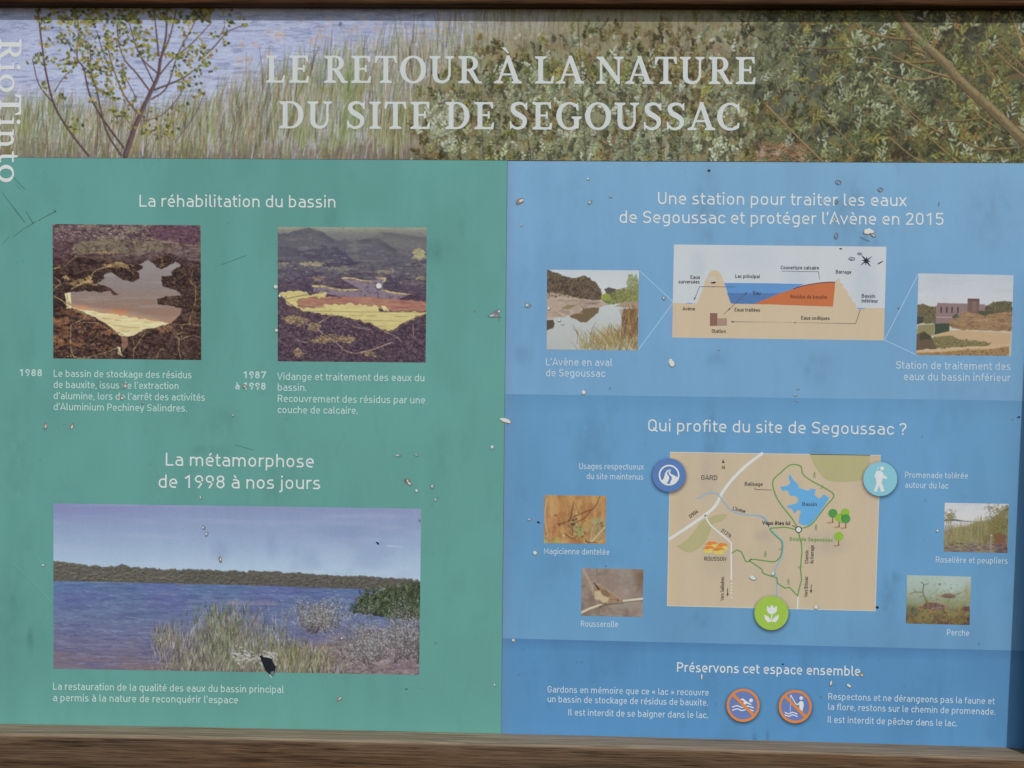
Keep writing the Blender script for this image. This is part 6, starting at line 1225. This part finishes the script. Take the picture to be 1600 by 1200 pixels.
for q in [(71, 665, 4, 9, 10, 'brown'), (112, 665.5, 4.5, 9.5, 25, 'brown'), (195, 602, 5, 8, 10, 'brown'), (190, 621, 6, 5, 30, 'brown'), (223, 629, 2.5, 2.5, 0, 'brown'), (364.5, 648.5, 4, 4, 0, 'flake'), (431, 448, 5.5, 5.5, 0, 'hole'), (437, 462, 3.5, 3.5, 0, 'hole'), (432, 516, 4.2, 4.2, 0, 'hole'), (592, 446.5, 8.5, 8.5, 0, 'hole'),
          (450, 654, 2, 2, 0, 'dark'), (382, 603, 4.5, 6, 20, 'brown'), (313.5, 777, 1.8, 5, 0, 'pale'), (622, 711.5, 9, 4, -10, 'flake'), (651, 710.5, 6, 3, 30, 'flake'), (637.5, 753, 12, 5.5, 42, 'brown'), (635.5, 750, 6, 5, 20, 'brown'), (651, 766.4, 4, 4, 0, 'hole'), (676, 759.5, 5.5, 6.5, 20, 'flake'), (681, 780.5, 6, 3.6, -50, 'flake'), (684.5, 777, 1.6, 1.6, 0, 'dark'), (675.5, 788, 2, 2, 0, 'dark'),
          (769, 698.2, 4.4, 4.8, 0, 'hole'), (742, 486.5, 2.2, 2.8, 0, 'dark'), (357.5, 347.5, 1.8, 1.8, 0, 'dark'), (790, 657, 16, 6, 20, 'pale'), (530, 1092, 8.5, 4, -40, 'brown'), (318, 824, 6, 5, 60, 'flake'), (323, 834, 5, 8, 15, 'flake'), (344, 873, 3.6, 8, -10, 'brown'), (590, 848.5, 6, 3, 45, 'dark'), (656, 813.5, 3, 5, -20, 'dark'), (681, 1004.5, 2.6, 2.6, 0, 'dark'), (635, 1076.5, 4, 1.4, -10, 'dark'), (773, 1070, 2.6, 2.6, 0, 'pale'), (67.5, 883, 5, 2, 5, 'pale'), (534, 997, 2.6, 2.6, 0, 'hole'), (659, 1075, 3, 1.2, 0, 'dark'),
          (812, 314, 12, 7, -25, 'brown'), (919, 279.5, 3, 3, 0, 'pale'), (922, 316, 7, 5, -50, 'flake'), (954.5, 307, 3.6, 3.6, 0, 'flake'), (815, 351.5, 1.6, 3.4, 0, 'pale'), (1107.8, 266.8, 4.2, 4.2, 0, 'dark'), (824.5, 476.5, 9, 8, 0, 'flake'), (1037.5, 465.5, 5, 6.5, -15, 'flake'), (1049.5, 567.5, 8, 12, -25, 'pale'), (912, 612.8, 6.2, 6.2, 0, 'hole'), (953.5, 606.5, 1.8, 4, 15, 'dark'), (1123, 546.2, 3, 2, 20, 'flake'),
          (1310, 285, 8, 7, 0, 'ring'), (1375.5, 296.5, 8, 6, 0, 'ring'), (1307, 316, 5.5, 5.5, 0, 'ring'), (1304, 342.5, 5, 5, 0, 'flake'), (1306.5, 369, 5, 9, 0, 'ring'), (1357, 361.5, 15, 9, 0, 'pale'), (1363, 366.5, 9, 3, 30, 'brown'), (1331, 404.5, 9.5, 5, 12, 'ring'), (1343.5, 396.5, 6, 3, 15, 'ring'), (1313.5, 388.6, 4.6, 2, 20, 'dark'), (1375, 410.5, 10, 1.8, -30, 'dark'), (1467, 319, 1.6, 7, 15, 'dark'), (1247, 607, 4, 3, 0, 'flake'), (1243, 617, 5, 3, 0, 'flake'), (1246, 626, 2, 3, 0, 'flake'), (1404.5, 481.5, 2.6, 2.6, 0, 'dark'),
          (857, 481.8, 4, 4, 0, 'hole'), (874, 500.5, 4, 3, 0, 'hole'), (879.5, 506, 3, 2.4, 0, 'hole'), (827.5, 811.5, 5.5, 4, 0, 'flake'), (841.5, 816, 5, 2.6, 15, 'dark'), (836, 863.5, 5.6, 5.6, 0, 'hole'), (947, 884, 2.4, 2.4, 0, 'dark'), (1176, 902.5, 11, 5.5, 25, 'hole'), (1275, 948.5, 6, 5.5, 0, 'hole'), (1207.8, 896.2, 4.6, 4.6, 0, 'hole'), (1371, 949, 4.4, 4.4, 0, 'dark'), (1464.5, 829, 3.4, 3.4, 0, 'hole'), (1441, 682, 2, 2, 0, 'dark'), (1582, 655, 3, 1.4, -15, 'dark'), (1592, 651.5, 4.5, 2.4, -10, 'dark'),
          (802.5, 1000, 4.4, 3.4, 0, 'pale'), (817, 1014, 2, 2, 0, 'dark'), (909.5, 1034.3, 2.4, 2.4, 0, 'dark'), (811, 1053.5, 3, 2, 0, 'dark'), (1096.5, 1057.5, 2.4, 8, 0, 'pale'), (1345.5, 1053.5, 7.5, 4, 35, 'brown'), (1298.5, 1067.5, 3, 7.5, 15, 'pale'), (1326.5, 1071, 8, 4, 35, 'pale'), (1529.5, 1005.5, 2.6, 2.6, 0, 'dark'), (1223.5, 1037.5, 4, 2, -10, 'dark'), (1283, 1089, 3, 3, 0, 'dark'), (532, 37, 4, 4, 0, 'ring'), (1116, 441.5, 5, 2.4, 0, 'dark')]:
    chip(*q)
sc_ = Shapes(); sc_.poly([(406, 1025), (409, 1023.5), (412, 1026.5), (418, 1027), (425, 1029), (426.5, 1034), (431, 1042), (430, 1049), (428, 1055), (424, 1056), (420, 1052), (415, 1047), (411, 1038)], 3); sc_.poly([(422.5, 1050), (428, 1048), (428.5, 1054), (424.5, 1055.5)], 0); sc_.ribbon([(421.5, 1053.5), (424.5, 1058.5)], 1.4, False, 1)
sc_.build('print_tear', CM, sign, .0021, 'black tear in the print at the foot of the lake photo')
k = Z(740, 460, 26.67); sc_ = Shapes(); sc_.poly(k((590, 890), (700, 800), (860, 690), (980, 620), (1100, 640), (1150, 700), (1090, 780), (1060, 860), (1140, 940), (1160, 980), (1040, 960), (880, 950), (700, 950)), 0); sc_.poly(k((640, 890), (760, 810), (900, 790), (1020, 850), (1020, 930), (880, 930), (720, 930)), 4); sc_.poly(k((650, 895), (740, 870), (820, 840), (830, 870), (740, 910)), 1); sc_.poly(k((850, 810), (960, 800), (1010, 900), (900, 930)), 2); sc_.disc(*k((1060, 705))[0], 1.6, 1); sc_.disc(*k((1060, 1050))[0], 1.2, 0); sc_.build('paint_chip', CM, sign, .0021, 'curled grey flake beside the seam')
sc_ = Shapes()
for i in range(8):
    t = i * math.pi / 4 + .12; L = 11 if i % 2 else 7
    if i % 2 == 0: L = 6.5
    sc_.ribbon([(1353.5, 407.5), (1353.5 + L * math.cos(t), 407.5 + L * math.sin(t))], [2.6, .5], False, 3)
sc_.disc(1353.5, 407.5, 2.8, 3, 12); sc_.build('star_crack', CM, sign, .0021)
SCR = I('scratch_dark', (76, 112, 108)); SCL = I('scratch_pale', (120, 168, 162)); SCB = I('scratch_blue', (78, 110, 146))
k = Z(0, 240, 4)
for pts, w, m in [(k((78, 142), (155, 222)), [.5, 1.1], SCR), (k((98, 190), (128, 226)), .5, SCR), (k((15, 245), (70, 315), (110, 370), (160, 432)), [.4, .9, 1.5, .7], SCR), (k((162, 358), (208, 436)), [.7, 1.4], SCR), (k((350, 360), (290, 390), (240, 418)), [1.6, .9, 1], SCR), (k((225, 424), (150, 470), (80, 522)), [.9, .6, .5], SCR), (k((340, 350), (350, 362)), 1.6, SCR), (k((1380, 695), (1540, 635)), .6, SCR), (k((60, 518), (10, 570)), .4, SCR), (Z(0, 540, 4)((0, 250), (60, 220), (150, 200)), .5, SCL), (Z(0, 780, 2.857)((60, 285), (150, 370), (232, 458)), .7, SCL), (Z(0, 780, 2.857)((150, 240), (195, 290), (232, 332)), .6, SCL), (Z(0, 780, 2.857)((40, 250), (62, 285)), .4, SCL), (Z(400, 540, 4)((-130, 620), (-20, 650)), .6, SCR),
                  (Z(1290, 330, 13.33)((710, 535), (820, 590), (930, 630)), [.7, 1.3, .8], SCB), (Z(1290, 330, 13.33)((770, 465), (900, 470), (1040, 515)), [1, .8, 1.4], SCB)]:
    s = Shapes(); s.ribbon(pts, w); s.build('scratch', m, sign, .0012)
# a dark check in the bottom rail's grain
